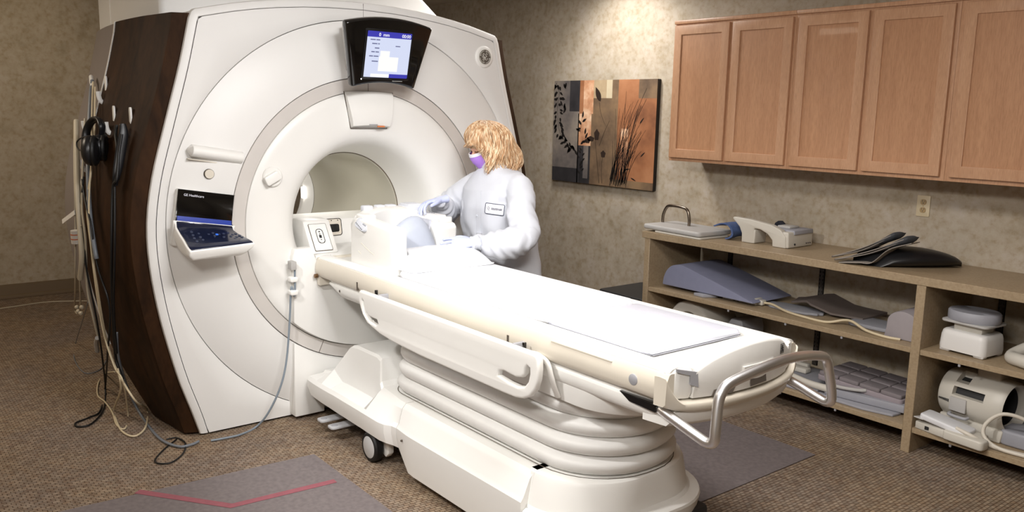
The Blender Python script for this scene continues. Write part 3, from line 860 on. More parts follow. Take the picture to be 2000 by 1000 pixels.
def onface(pix, th, m, n, par):
    P_ = [at(px, py, 'x', 2.570) for px, py in pix]
    yc = sum(p.y for p in P_)/len(P_); zc = sum(p.z for p in P_)/len(P_)
    sl = (xf(yc+.01)-xf(yc-.01))/.02
    Mf = basis((xf(yc), yc, zc), (sl, 1, 0), (0, 0, 1))
    return finish(prism(bmesh.new(), [((p.y-yc)*sqrt(1+sl*sl), p.z-zc) for p in P_], 'z', -.01, th, .0005, 1, Mf), n, m, par, 30)
for q in ([(1404, 765), (1438, 748), (1440, 753), (1434, 768), (1400, 777)], [(1466, 741), (1498, 730), (1499, 744), (1467, 755)]):
    o_ = onface(q, -.0070, OPN, 'foot_opening', ec)
for q in ([(1450, 716), (1512, 700), (1512, 712), (1490, 722), (1474, 727), (1450, 730)],): onface(q, .002, W, 'foot_tab', ec)
onface([(1352, 731), (1380, 732), (1380, 762), (1369, 759), (1370, 741), (1352, 738)], -.001, GREYP, 'side_notch', ec)
b = bmesh.new()     # cream bumper
rings = []
for y in ys:
    u = abs(y)/.335
    c = .754 + .026*u**6; a = .789+.004*u*u+.080*max(0, (u-.80)/.20)**2.0
    x = xf(y)+.002
    y *= 1.05
    rings.append([(x-.03, y, a+.002), (x-.004, y, a), (x+.001, y, a-.006), (x-.002, y, c+.010), (x-.012, y, c), (x-.05, y, c), (x-.05, y, a)])
loft(b, rings); finish(b, 'foot_bumper', CR, t, 50)
b = bmesh.new()     # lower lip
rings = []
for y in [q for q in ys if abs(q) <= .315]:
    x = xf(y)-.014
    rings.append([(x, y, .756), (x-.004, y, .722), (x-.02, y, .706), (x-.12, y, .700), (x-.12, y, .756)])
loft(b, rings); finish(b, 'foot_lip', W, t, 50)
# walking figure mark
M = basis((xf(.165)+.0012, .165, .905), (-.10*.9, 1, 0), (0, 0, 1))
b = bmesh.new()
plate(b, [[(-.011, -.017), (.011, -.017), (.011, .017), (-.011, .017)], [(-.0095, -.0155), (.0095, -.0155), (.0095, .0155), (-.0095, .0155)][::-1]], 'z', 0, .001, .0001, 1, M)
lathe(b, [(0, .0015), (.0028, .0015), (.0028, 0), (0, 0)], 'z', (0, .0105, 0), 10, M=M)
tube(b, [(0, .008, .0008), (0, -.001, .0008)], .0024, 6, 1, M=M); tube(b, [(0, .0, .0008), (-.005, -.013, .0008)], .0016, 6, 1, M=M); tube(b, [(0, .0, .0008), (.005, -.006, .0008), (.004, -.013, .0008)], .0016, 6, 1, M=M)
tube(b, [(-.006, 0, .0008), (0, .006, .0008), (.006, .001, .0008)], .0012, 6, 1, M=M)
finish(b, 'figure_mark', mat('print_black', (.12, .12, .12), .5), ec, 0)
# ---- push handle: bent steel tube
b = bmesh.new()
hp = []
for s in (-1, 1):
    q = [(2.42, s*.300, .758), (2.47, s*.318, .752), (2.53, s*.322, .738), (2.61, s*.321, .716), (2.65, s*.320, .708), (2.668, s*.318, .720), (2.668, s*.314, .76), (2.660, s*.298, .835), (2.660, s*.283, .866), (2.662, s*.255, .886), (2.674, s*.18, .905), (2.686, s*.09, .921)]
    hp += q if s < 0 else [(2.690, 0, .927)]+q[::-1]
tube(b, hp, .0165, 16, 5)
finish(b, 'push_handle', CHR, t, 60)
# ---- skirt under the table top
def rr3(x0, x1, w, z, r=.12, n=8, r1=None):
    """plan outline: left corners radius r, right corners radius r1"""
    r1 = min(r1 or r, w-.002); out = []
    for sx, sy, a in ((1, 1, 0), (-1, 1, 90), (-1, -1, 180), (1, -1, 270)):
        q = r1 if sx > 0 else r; cx = x1-q if sx > 0 else x0+q
        for i in range(n+1):
            t_ = radians(a+90*i/n); out.append((cx+q*cos(t_), sy*(w-q)+q*sin(t_), z))
    return out
b = bmesh.new()
loft(b, [rr3(.62, 2.32, .312, .72, .10, r1=.22), rr3(.66, 2.31, .310, .68, .11, r1=.24), rr3(.69, 2.29, .302, .645, .13, r1=.25), rr3(.74, 2.22, .255, .636, .13, r1=.24)])
finish(b, 'lift_skirt', W, t, 40)
# ---- bellows
b = bmesh.new(); rings = []
def bell(z, e):
    k = (z-.35)/.30
    x0 = .715+.01*k-e*.6; x1 = 2.135+.01*k+e; w = .292-.030*k+e
    return rr3(x0, x1, w, z, .15, 10, r1=.275)
zs = [.345]
folds = []
nf = 4
for i in range(nf):
    z_ = .352+i*.0735
    folds += [(z_, -.016), (z_+.006, -.004), (z_+.018, .008), (z_+.036, .018), (z_+.052, .019), (z_+.062, .012), (z_+.068, -.003)]
folds += [(.648, -.024)]
rings = [bell(z, e) for z, e in folds]
loft(b, rings); finish(b, 'bellows', mat('bellows_vinyl', (.90, .895, .885), .5, noise=.02, bump=.15, bscale=12), t, 55)
# ---- base
def bsec(x, zb, w1, zl, w2, zt, w0=None):
    w0 = w0 or w1-.012
    s = [(0, zb), (w0-.02, zb), (w0, zb+.01), (w1, zl-.055), (w1, zl-.018), (w1-.014, zl)]
    if zt > .30: s += [(w2+.045, zl+.022)] if zt > .36 else [(w2+.018+(w1-w2-.032)*.15, zt-.012-(zt-.012-zl)*.15)]
    else: s += [((w1-.014+w2+.018)/2, (zl+zt-.012)/2)]
    s += [(w2+.012, zt-.012), (w2, zt), (0, zt)]
    # order from centre bottom, outwards, to centre top
    return [(x, -y, z) for y, z in s]+[(x, y, z) for y, z in s[::-1]]
SECS = [(.045, .165, .395, .238, .30, .262), (.055, .150, .415, .25, .31, .268), (.09, .145, .424, .255, .315, .275), (.165, .143, .428, .255, .315, .290),
        (.23, .142, .430, .256, .312, .345), (.33, .142, .431, .257, .300, .455), (.37, .141, .431, .258, .297, .478), (.42, .140, .431, .258, .295, .485), (.62, .139, .432, .258, .295, .487), (.66, .139, .432, .258, .300, .478),
        (.69, .139, .433, .258, .318, .375), (.71, .138, .433, .258, .322, .352), (.84, .136, .433, .257, .335, .348), (.885, .135, .424, .256, .342, .347), (.92, .130, .404, .256, .345, .347), (.955, .130, .399, .256, .345, .347)]
b = bmesh.new(); loft(b, [bsec(*s) for s in SECS]); base = finish(b, 'base_front_cover', W, t, 16)
SECS = [(.958, .128, .398, .256, .345, .346), (1.00, .09, .402, .256, .345, .346), (1.055, .045, .408, .256, .345, .346), (1.10, .042, .410, .256, .345, .346), (1.878, .042, .410, .256, .345, .346)]
b = bmesh.new(); loft(b, [bsec(*s) for s in SECS]); finish(b, 'base_side_cover', W, t, 35)
b = bmesh.new()
loft(b, [rr3(1.881, x1, w, z, .004, 10, r1=.29) for z, w, x1 in ((.045, .385, 2.17), (.05, .396, 2.19), (.195, .408, 2.215), (.205, .404, 2.212), (.214, .386, 2.178), (.226, .378, 2.168), (.330, .358, 2.160), (.346, .351, 2.154), (.3535, .338, 2.142))])
rf = finish(b, 'base_rear_cover', W, t, 24)
b = bmesh.new()
for z0, z1 in ((.10, .125), (.15, .175)): bx(b, 2.10, 2.205, .10, .16, z0, z1, .004, 1)
finish(b, 'foot_vent', BLK, rf)
b = bmesh.new()   # panel seams and screws on the base
for s in (-1, 1):
    for x, y, z in ((1.02, .412, .20), (1.97, .4125, .12)):
        lathe(b, [(0, s*(y)), (.005, s*(y)), (.005, s*(y-.012)), (0, s*(y-.012))], 'y', (x, 0, z), 10)
finish(b, 'base_screw', SEAM, t, 0)
b = bmesh.new(); loft(b, [rr3(.697, 2.150, .3055, .3545, .16, r1=.28), rr3(.700, 2.147, .3025, .3555, .157, r1=.277)], cap=False)
finish(b, 'bellows_seam', SEAM, t, 0)
b = bmesh.new(); bx(b, .2, 2.2, -.30, .30, .06, .16, .02); finish(b, 'chassis', DKG, t)
# ---- casters
def caster(x, y, s, par):
    b = bmesh.new()
    lathe(b, [(.045, y-s*.022), (.066, y-s*.022), (.073, y-s*.014), (.073, y+s*.014), (.066, y+s*.022), (.045, y+s*.022)], 'y', (x, 0, .0735), 40); w = finish(b, 'caster_wheel', RUB, par, 40)
    b = bmesh.new(); lathe(b, [(0, y+s*.0245), (.050, y+s*.024), (.061, y+s*.018), (.061, y-s*.018), (0, y-s*.018)], 'y', (x, 0, .0735), 40); finish(b, 'wheel_disc', GREYP if s > 5 else mat('disc_grey', (.76, .76, .76), .4), w, 40)
    b = bmesh.new(); prism(b, [(x-.01, .17), (x+.10, .17), (x+.10, .06), (x+.075, .035), (x+.03, .05), (x-.01, .12)], 'y', min(y-s*.028, y-s*.06), max(y-s*.028, y-s*.06), .006, 2); finish(b, 'caster_fork', W, par, 40)
caster(.730, -.395, -1, t); caster(.730, .395, 1, t); caster(1.92, -.32, -1, t); caster(1.92, .32, 1, t)
# ---- foot pedals
for i, x in enumerate((.29, .41)):
    b = bmesh.new(); prism(b, rrect(.062, .24, .020, 5, x, -.345), 'z', .075, .088, .004, 2); p = finish(b, 'foot_pedal', mat('pedal_grey', (.70, .70, .71), .45), t)
    b = bmesh.new(); lathe(b, [(0, .0905), (.016, .090), (.018, .087), (0, .087)], 'z', (x, -.435, 0), 18); finish(b, 'pedal_pad', GREYP, p)
    b = bmesh.new(); bx(b, x-.012, x+.012, -.26, -.2, .078, .15, .003); finish(b, 'pedal_arm', DKG, p)
# ---- guard rail, lowered, both sides
def guard(s):
    z0, z1 = .637, .832
    X0, X1 = .640, 1.968
    out = [(X0+.014, z1), (X0+.004, z1-.008), (X0, z1-.03), (X0+.006, z1-.062), (X0+.028, z1-.100), (X0+.062, z1-.130), (X0+.115, z1-.155), (X0+.20, z0+.022), (X0+.32, z0+.010), (X0+.55, z0+.002)]
    out += [(X1-.20, z0), (X1-.13, z0+.002), (X1-.085, z0+.010), (X1-.045, z0+.030), (X1-.018, z0+.062), (X1-.004, z0+.10), (X1, z0+.14), (X1-.003, z1-.020), (X1-.012, z1-.004), (X1-.03, z1)]
    sm_ = out
    hR = [(X1-.235, z0+.060), (X1-.17, z0+.052), (X1-.115, z0+.050), (X1-.080, z0+.058), (X1-.058, z0+.082), (X1-.050, z0+.115), (X1-.052, z0+.135), (X1-.064, z0+.140), (X1-.074, z0+.130), (X1-.078, z0+.105), (X1-.095, z0+.088), (X1-.13, z0+.080), (X1-.20, z0+.086), (X1-.228, z0+.080)]
    hL = [(X0+.032, z1-.048), (X0+.040, z1-.040), (X0+.050, z1-.048), (X0+.064, z1-.084), (X0+.095, z1-.110), (X0+.175, z1-.112), (X0+.185, z1-.128), (X0+.165, z1-.138), (X0+.095, z1-.132), (X0+.052, z1-.100)]
    b = bmesh.new()
    ya, yb = s*.388, s*.418
    plate(b, [sm_, hR, hL], 'y', min(ya, yb), max(ya, yb), .011, 4)
    g = finish(b, 'guard_rail', W, t, 50)
    for x in (.80, 1.80):
        b = bmesh.new()
        prism(b, [(x-.03, .775), (x+.03, .775), (x+.03, .80), (x-.03, .80)], 'y', min(s*.30, s*.395), max(s*.30, s*.395), .004, 2)
        bx(b, x-.008, x+.008, min(s*.345, s*.40), max(s*.345, s*.40), .79, .835, .003)
        finish(b, 'rail_bracket', GREYP, g)
    for x in (.74, 1.835): finish(bx(bmesh.new(), x, x+.010, min(s*.372, s*.386), max(s*.372, s*.386), .79, .845, .002), 'rail_catch', BLK, g)
    b = bmesh.new(); bx(b, .72, 1.86, min(s*.325, s*.352), max(s*.325, s*.352), .770, .792, .004, 2); bx(b, .76, 1.72, min(s*.340, s*.356), max(s*.340, s*.356), .780, .784, .001, 1); finish(b, 'rail_track', W, g)
    # support arm curving down at the foot end
    b = bmesh.new(); tube(b, [(1.84, s*.345, .800), (1.90, s*.352, .800), (1.945, s*.354, .785), (1.962, s*.350, .74), (1.966, s*.338, .70), (1.966, s*.318, .66)], .008, 10, 5, flat=1.6); finish(b, 'rail_arm', W, g, 60)
guard(-1); guard(1)

# ================================================================== MATTRESS + SHEET
def slab(b, x0, x1, w, z0, z1, r=.02, bow=.004, n=40, xt=None):
    rings = []
    for i in range(n+1):
        x = x0+(x1-x0)*i/n; e = min(1, (x-x0)/.03, (x1-x)/.03); e = sqrt(max(0, 1-(1-e)**2)) if e < 1 else 1
        ww = w-.012*(1-e); zz = z0+(z1-z0)*(.55+.45*e)
        up = xt(x) if xt else 0
        ring = []
        pts = [(-ww+.006, z0+.001+up), (-ww, z0+.006+up), (-ww, zz-r*.6+up), (-ww+r*.35, zz-r*.15+up), (-ww+r, zz+up), (-ww*.5, zz+bow+up), (0, zz+bow*1.2+up), (ww*.5, zz+bow+up), (ww-r, zz+up), (ww-r*.35, zz-r*.15+up), (ww, zz-r*.6+up), (ww, z0+.006+up), (ww-.006, z0+.001+up)]
        rings.append([(x, y, z) for y, z in pts])
    loft(b, rings)
b = bmesh.new(); slab(b, .725, 1.80, .252, .888, .924, .016)
o = finish(b, 'mattress_pad', PADW, None, 50); tag(o, 'flat white vinyl mattress pad on the table, between the pillow and the creased foot pad', 'mattress pad')
b = bmesh.new(); slab(b, 1.806, 2.335, .250, .888, .912, .016, xt=lambda x: 0)
o = finish(b, 'foot_pad', SHEET, None, 50); tag(o, 'creased bluish white plastic covered pad at the foot end of the table', 'foot pad')
# wedge pillow
b = bmesh.new(); rings = []
for i in range(21):
    y = -.245+.49*i/20; u = abs(y)/.245
    e = sqrt(max(0, 1-max(0, (u-.72)/.28)**2.2)); h = .018+.062*e*(1-.12*u)
    x0 = .722 if y < -.166 else .585; x0 = .56+.165/(1+math.exp((y+.158)/.006)) ; x1 = .865-.03*(1-e)
    w_ = x1-x0; z = .9245
    rings.append([(x0, y, .890 if x0 < .7 else z), (x0-.004*e, y, z+h*.45), (x0+.04*w_, y, z+h*.88), (x0+.12*w_, y, z+h), (x0+.35*w_, y, z+h*1.02), (x0+.58*w_, y, z+h*.86), (x0+.78*w_, y, z+h*.54), (x1-.02, y, z+h*.2), (x1, y, z+.006), (x1-.01, y, z), (max(.723, x0+.001), y, z), (max(.722, x0+.0005), y, .890 if x0 < .7 else z)])
loft(b, rings)
o = finish(b, 'wedge_pillow', PADW, None, 60); tag(o, 'soft white wedge pillow on the table between the head coil and the mattress pad', 'pillow')

# ================================================================== HEAD-NECK COIL
t = thing('imaging_coil', (.28, 0, .89), 'bulky white open-topped head and spine coil cradle at the scanner end of the table', 'imaging coil')
# side wall profile (x,z) : left wall
def wall(s, x0, x1, zt, mirror=1, ya=.165, yb=.262):
    b = bmesh.new()
    prof = [(x0, .885), (x0+.005, 1.00), (x0+.02, 1.055), (x0+.06, 1.09), (x0+.10, 1.105), (x0+.17, 1.100), (x1-.20, 1.085), (x1-.10, 1.070), (x1-.015, 1.063), (x1, 1.045), (x1-.004, .985), (x1+.004, .955), (x1+.015, .925), (x1+.02, .89)]
    prism(b, prof, 'y', min(s*ya, s*yb), max(s*ya, s*yb), .022, 4)
    return b
def cwall(x0, x1, z0, z1, zb, ya, yb):
    b = bmesh.new()
    prism(b, [(x0, .884), (x0+.004, z0-.085), (x0+.02, z0-.030), (x0+.055, z0-.004), (x0+.09, z0), ((x0+x1)/2, (z0+z1)/2+.002), (x1-.02, z1), (x1, z1-.018), (x1-.004, zb+.045), (x1+.006, zb), (x1+.022, zb-.04), (x1+.026, .884)], 'y', ya, yb, .018, 4)
    return b
cl = finish(cwall(.27, .69, 1.135, 1.112, .97, -.263, -.172), 'coil_side', W, t, 60)
cr = finish(cwall(.08, .50, 1.140, 1.092, .97, .122, .250), 'coil_side', W, t, 60)
b = bmesh.new(); rings = []
for i in range(29):
    u = -1+2*i/28; y = -.006+u*.235
    z = 1.118+.045*(1-u*u)**.6
    xa = .12 + (.13 if u < 0 else -.02)*abs(u)**1.5
    rings.append([(xa, y, .885), (xa-.01, y, z-.03), (xa+.01, y, z-.006), (xa+.03, y, z), (xa+.10, y, z-.002), (xa+.13, y, z-.012), (xa+.135, y, z-.04), (xa+.13, y, .90)])
loft(b, rings); finish(b, 'coil_bridge', W, t, 60)
LW = mat('latch_white', (.84, .85, .88), .4)
for y, x, w, h in ((-.15, .17, .055, .016), (-.055, .14, .05, .012), (.015, .13, .055, .010)):
    b = bmesh.new(); bx(b, x, x+.05, y, y+w, 1.140, 1.158+h, .008, 2); finish(b, 'coil_latch', LW, t, 50)
b = bmesh.new(); prism(b, rrect(.13, .11, .025, 5, .17, .165), 'z', 1.125, 1.162, .010, 3); ld = finish(b, 'coil_lid', LW, t, 50)
b = bmesh.new(); prism(b, rrect(.11, .09, .02, 5, .17, .165), 'z', 1.158, 1.170, .005, 2); finish(b, 'lid_step', LW, ld, 50)
b = bmesh.new()     # recessed inner trough
rings = []
for x, q in ((.20, 1), (.25, 1), (.36, .96), (.44, .92)):
    rings.append([(x, -.025+.150*cos(a), 1.11+.16*q*sin(a)) for a in [pi+pi*i/20 for i in range(21)]]+[(x, -.025+.138*cos(a), 1.11+.145*q*sin(a)) for a in [2*pi-pi*i/20 for i in range(21)]])
loft(b, rings); finish(b, 'coil_trough', mat('trough_white', (.78, .79, .83), .45), t, 50)
# small raised blocks on the near tops
for x0, x1, y0, y1, z0, z1 in ((.30, .40, -.245, -.18, 1.125, 1.150), (.56, .64, -.23, -.20, 1.112, 1.122), (.20, .42, .165, .235, 1.10, 1.128), (.455, .475, .16, .235, 1.09, 1.124)):
    b = bmesh.new(); bx(b, x0, x1, y0, y1, z0, z1, .008, 3); finish(b, 'coil_top_block', W, t, 50)
# connector plug with dark marks, on the near side
M = basis((.40, -.264, 1.105), (1, 0, -.25), (.1, .35, .5))
b = bmesh.new(); prism(b, rrect(.105, .055, .02, 5), 'z', -.012, .006, .005, 2, M); pg = finish(b, 'plug_button', mat('plug_grey', (.78, .79, .82), .4), t)
b = bmesh.new()
for i in range(6): bx(b, -.045+.014*i, -.037+.014*i, -.012-.002*i, -.008-.002*i, .0055, .0066, 0, 1, M)
for i in range(3):
    for j in range(3): bx(b, .012+.011*i, .019+.011*i, .003+.007*j, .007+.007*j, .0055, .0066, 0, 1, M)
finish(b, 'plug_print', mat('plug_print', (.25, .25, .28), .5), pg, 0)
b = bmesh.new()
for i in range(7): bx(b, .22+.018*i, .228+.018*i+.003*(i % 2), .19+.003*i, .198+.003*i, 1.1275, 1.1288)
finish(b, 'coil_print', mat('plug_print2', (.35, .35, .40), .5), t, 0)
# moulded lines on the near side
b = bmesh.new()
for p in ([(.39, -.2625, 1.01), (.46, -.2628, .985), (.52, -.2625, .968)], [(.36, -.2625, .965), (.385, -.2628, .955)]): tube(b, p, .0022, 6, 3)
finish(b, 'moulded_line', CR, t, 50)
# dark gap and brown edge below coil on tray
b = bmesh.new(); prism(b, [(.30, .8865), (.31, .893), (.52, .8865)], 'y', -.272, -.262, 0); finish(b, 'base_gap', mat('gap_brown', (.35, .22, .14), .7), t, 0)
# head pad in blue grey foam
b = bmesh.new(); rings = []
for i in range(21):
    y = -.155+.27*i/20; zt = interp(smoothtab([(-.155, 1.02), (-.10, 1.09), (-.03, 1.135), (.03, 1.142), (.075, 1.11), (.115, 1.04)], 4), y)
    xa = .415; zb = .90
    rings.append([(xa+.02, y, zb), (xa, y, (zt+zb)/2), (xa+.01, y, zt-.02), (xa+.03, y, zt-.002), (xa+.055, y, zt-.012), (xa+.085, y, zt-.06), (xa+.11, y, (zt+zb)/2-.02), (xa+.125, y, zb+.03), (xa+.13, y, zb)])
loft(b, rings)
o = finish(fuse(b, .007, 5), 'neck_pad', FOAM, None, 60); tag(o, 'blue-grey foam neck pad lying in the white coil cradle, behind the pillow', 'foam pad')
# ================================================================== PERSON
from mathutils.bvhtree import BVHTree
t = thing('person', (.42, .67, 0), 'person in a white lab coat, gloves and purple face mask, hand on the pillow', 'person')
PS = t
SKIN = mat('skin', (.86, .66, .56), .5, noise=.05, nscale=12); COAT = mat('coat_cloth', (.80, .81, .84), .85, noise=.03, nscale=10, bump=.12, bscale=30)
GLOVE = mat('glove_nitrile', (.77, .80, .93), .5); MASKM = mat('mask_purple', (.68, .50, .86), .8); MASKW = mat('mask_white', (.90, .90, .93), .8)
SCRUB = mat('scrub_trousers', (.20, .24, .34), .85)
Hc = Vector((.345, .555, 1.497))
th, ph = radians(-102), radians(27)
f = Vector((cos(th)*cos(ph), sin(th)*cos(ph), -sin(ph)))
fl = Vector((cos(th), sin(th), 0)); lf = Vector((-sin(th), cos(th), 0)); upv = lf.cross(f)*-1
if upv.z < 0: upv = -upv
MH = Matrix((f, lf, upv)).transposed().to_4x4(); MH.translation = Hc
# --- body: one continuous skinned surface
b = bmesh.new()
ell(b, (0, 0, .012), (.098, .074, .104), 24, 18, MH); ell(b, (.022, 0, -.05), (.066, .056, .070), 20, 14, MH)
ell(b, (.10, 0, -.022), (.018, .011, .022), 12, 8, MH); ell(b, (.088, 0, -.068), (.014, .024, .010), 12, 8, MH); ell(b, (.078, 0, -.105), (.020, .022, .016), 12, 8, MH)
for s in (-1, 1):
    ell(b, (.002, s*.076, -.008), (.017, .008, .030), 10, 8, MH); ell(b, (.080, s*.032, .024), (.014, .022, .008), 10, 8, MH)
tube(b, [MH @ Vector((-.025, 0, -.05)), Vector((.375, .580, 1.40)), Vector((.40, .600, 1.33)), Vector((.405, .62, 1.2))], .056, 16, 5, rf=lambda k: .056+.03*k*k)
tube(b, [(.405, .61, 1.30), (.405, .62, 1.18), (.41, .64, 1.04), (.415, .655, .93)], .12, 20, 5, rf=lambda k: .115-.02*sin(pi*k))
SHL, SHR = Vector((.585, .60, 1.285)), Vector((.222, .585, 1.285))
ELL_, WRL = Vector((.770, .475, 1.050)), Vector((.700, .205, 1.012))
ELR, WRR = Vector((.075, .45, 1.105)), Vector((.295, .275, 1.182))
for sh, el, wr in ((SHL, ELL_, WRL), (SHR, ELR, WRR)):
    tube(b, [Vector((.405, .6, 1.27)), sh], .055, 12, 1); ell(b, sh, (.055, .055, .055), 12, 8)
    tube(b, [sh, (sh+el)/2, el, (el+wr)/2, el+(wr-el)*.85], .05, 12, 4, rf=lambda k: .048-.026*k)
HPx = ((.335, .66), (.495, .66))
for hx, hy in HPx:
    tube(b, [(hx+.01, hy, .93), (hx, hy, .75), (hx, hy-.01, .50), (hx, hy+.01, .28), (hx, hy+.02, .09)], .085, 14, 4, rf=lambda k: .092-.052*k)
    ell(b, (hx, hy-.03, .05), (.04, .11, .035), 14, 10)
ell(b, (.415, .665, .93), (.15, .115, .11), 20, 14)
finish(fuse(b, .0062, 4), 'body', SKIN, t, 180)
# eyes looking down (lids + lashes) and brows
b = bmesh.new()
for s in (-1, 1):
    tube(b, [MH @ Vector(p) for p in ((.090, s*.015, .005), (.095, s*.030, .001), (.086, s*.046, .004))], .0022, 6, 4)
    tube(b, [MH @ Vector(p) for p in ((.094, s*.014, .032), (.093, s*.032, .038), (.080, s*.050, .030))], .003, 6, 4, flat=.7)
finish(b, 'eyelashes', mat('lash_brown', (.33, .23, .17), .6), t, 60)
b = bmesh.new()
for s in (-1, 1): ell(b, (.078, s*.030, .008), (.014, .016, .012), 12, 8, MH)
finish(b, 'eyelids', SKIN, t, 180)
# --- mask
b = bmesh.new(); rings = []; ringsw = []
def mk(a, z, r=0):
    w = interp([(-.125, .045), (-.10, .062), (-.06, .076), (-.01, .080)], z); d = interp([(-.125, .084), (-.10, .102), (-.06, .120), (-.03, .126), (-.008, .119)], z)
    return MH @ Vector(((d+r)*cos(a)**.8 if cos(a) > 0 else 0, (w+r)*sin(a), z))
for z in [-.125+.117*i/9 for i in range(10)]:
    pl_ = .0015 if int((z+.125)/.013) % 2 else 0
    rings.append([mk(radians(-78+156*k/20), z, pl_) for k in range(21)]+[mk(radians(78-156*k/20), z, -.004) for k in range(21)])
loft(b, rings); mskp = finish(b, 'face_mask', MASKM, t, 60)
b = bmesh.new(); rings = []
for z in (-.020, -.014, -.004): rings.append([mk(radians(-80+160*k/20), z, .003) for k in range(21)]+[mk(radians(80-160*k/20), z, -.003) for k in range(21)])
loft(b, rings)
for s in (-1, 1):
    rings = []
    for z in (-.115, -.07, -.01): rings.append([mk(s*radians(62+20*k/4), z, .0035) for k in range(5)]+[mk(s*radians(82-20*k/4), z, -.003) for k in range(5)])
    loft(b, rings)
    tube(b, [mk(s*radians(80), -.015), MH @ Vector((.012, s*.086, .010)), MH @ Vector((-.012, s*.086, -.01)), MH @ Vector((.004, s*.082, -.045)), mk(s*radians(80), -.105)], .0018, 6, 5)
finish(b, 'mask_edge', MASKW, mskp, 60)
# --- hair
HAIR = bpy.data.materials.new('blonde_hair'); g = G(HAIR)
tc = g.n('ShaderNodeTexCoord').outputs['Object']; mp = g.n('ShaderNodeMapping'); mp.inputs['Scale'].default_value = (1, 1, .22); g.l(tc, mp.inputs['Vector'])
n = g.n('ShaderNodeTexNoise', i_Scale=85, i_Detail=3); g.l(mp.outputs[0], n.inputs['Vector'])
g.l(g.ramp(n.outputs['Fac'], [(.32, (.62, .45, .31)), (.46, (.79, .63, .47)), (.62, (.90, .81, .68))]), g.b.inputs['Base Color']); g.b.inputs['Roughness'].default_value = .5
rnd = random.Random(11)
def hairpt(al, s, off):
    """al azimuth from the face direction (left +), s 0 crown .. 1 tip"""
    d = Vector((cos(th+al), sin(th+al), 0))
    front = max(0, cos(al)); backk = max(0, -cos(al)); near = max(0, sin(al))
    c = Hc + fl*.004 + Vector((0, 0, .005))
    rx = .112+.042*backk+.006*near
    face = -radians(85) < al < radians(70)
    if face: zend = 1.476 - .055*max(0, (al-radians(30))/radians(40))
    else: zend = 1.372 - .040*backk - .030*near
    zc = .128; ztop = c.z+zc
    L1 = .62 if face else .46
    if s < L1:
        a = s/L1*pi/2*1.02
        z = c.z + zc*cos(a); r = rx*sin(a)
    else:
        k = (s-L1)/(1-L1); z0 = c.z + zc*cos(pi/2*1.02)
        z = z0+(zend-z0)*k
        r = rx*(1+(.22*backk+.06)*sin(pi*min(1, k*1.1)*.8)-.10*k*k) if not face else rx*(1-.04*k)
    return c*1.0 + d*(r+off) + Vector((0, 0, z-c.z)) + fl*.020*max(0, 1-s/L1)

b = bmesh.new()
NA, NS = 48, 16
angs = [2*pi*i/NA for i in range(NA)]
rings = [[hairpt((a+pi) % (2*pi)-pi, max(.015, s/NS), -.014) for a in angs] for s in range(NS+1)]
loft(b, rings)
hair = finish(b, 'hair', HAIR, t, 180)
b = bmesh.new()
for i in range(1050):
    al = rnd.uniform(-pi, pi); off = rnd.uniform(-.013, .012); wv = rnd.uniform(.006, .013); ph0 = 5*al+rnd.uniform(-.7, .7); fr = rnd.uniform(1.5, 1.8)
    tw = rnd.uniform(-.25, .25); s0 = rnd.uniform(.02, .35); s1 = rnd.uniform(.86, 1.04)
    if rnd.random() < .08: s1 += .07
    pts = []
    for k in range(12):
        s = s0+(s1-s0)*k/11; a2 = (al+tw*s+pi) % (2*pi)-pi
        if -radians(85) < al < radians(70): a2 += .22*s*(1 if al > radians(-25) else -1)
        p = hairpt(a2, s, off+wv*sin(ph0+fr*6.28*s)*min(1, s*1.6))
        d = Vector((-sin(th+al), cos(th+al), 0)); p = p+d*wv*2.2*cos(ph0+fr*6.28*s)*s
        pts.append(p)
    r = rnd.uniform(.0022, .0050)
    tube(b, pts, r, 6, 2, rf=lambda k, r=r: r*(1-.85*k**3)*(.6+.4*min(1, k*6)), flat=.45)
finish(b, 'hair_locks', HAIR, hair, 180)
# --- lab coat
tb = radians(-86)
ex = Vector((-sin(tb), cos(tb), 0)); ey = Vector((cos(tb), sin(tb), 0))   # ex: her left (+x), ey: front
def csec(z, cx, cy, rx, ry, n=40, p=2.3):
    out = []
    for i in range(n):
        a = 2*pi*i/n; ca, sa = cos(a), sin(a)
        u = abs(ca)**(2/p)*(1 if ca > 0 else -1)*rx; v = abs(sa)**(2/p)*(1 if sa > 0 else -1)*ry
        out.append(Vector((cx, cy, z))+ex*u+ey*v)
    return out
b = bmesh.new()
loft(b, [csec(*s) for s in ((.70, .41, .645, .245, .185), (.82, .405, .640, .235, .182), (.95, .395, .625, .225, .180), (1.06, .385, .600, .215, .178), (1.16, .385, .588, .210, .170), (1.25, .392, .590, .205, .150), (1.31, .402, .60, .190, .118), (1.345, .400, .595, .150, .098), (1.37, .395, .588, .100, .080), (1.385, .392, .584, .072, .068))])
for sh, el, wr, sag in ((SHL, ELL_, WRL, .022), (SHR, ELR, WRR, .010)):
    ell(b, sh+Vector((0, 0, -.02)), (.082, .080, .075), 18, 12)
    m1 = (sh+el)/2; m2 = el+(wr-el)*.55-Vector((0, 0, sag*1.2)); e2 = el-Vector((0, 0, sag))
    tube(b, [sh-Vector((0, 0, .02)), m1, e2, m2, el+(wr-el)*.86], .08, 20, 5, rf=lambda k: interp([(0, .078), (.35, .080), (.62, .086), (.80, .066), (.93, .044), (1, .038)], k))
    tube(b, [el+(wr-el)*.78, wr+(wr-el).normalized()*.006], .039, 18, 3, r1=.036)
bb = fuse(b, .0085, 8, .5)
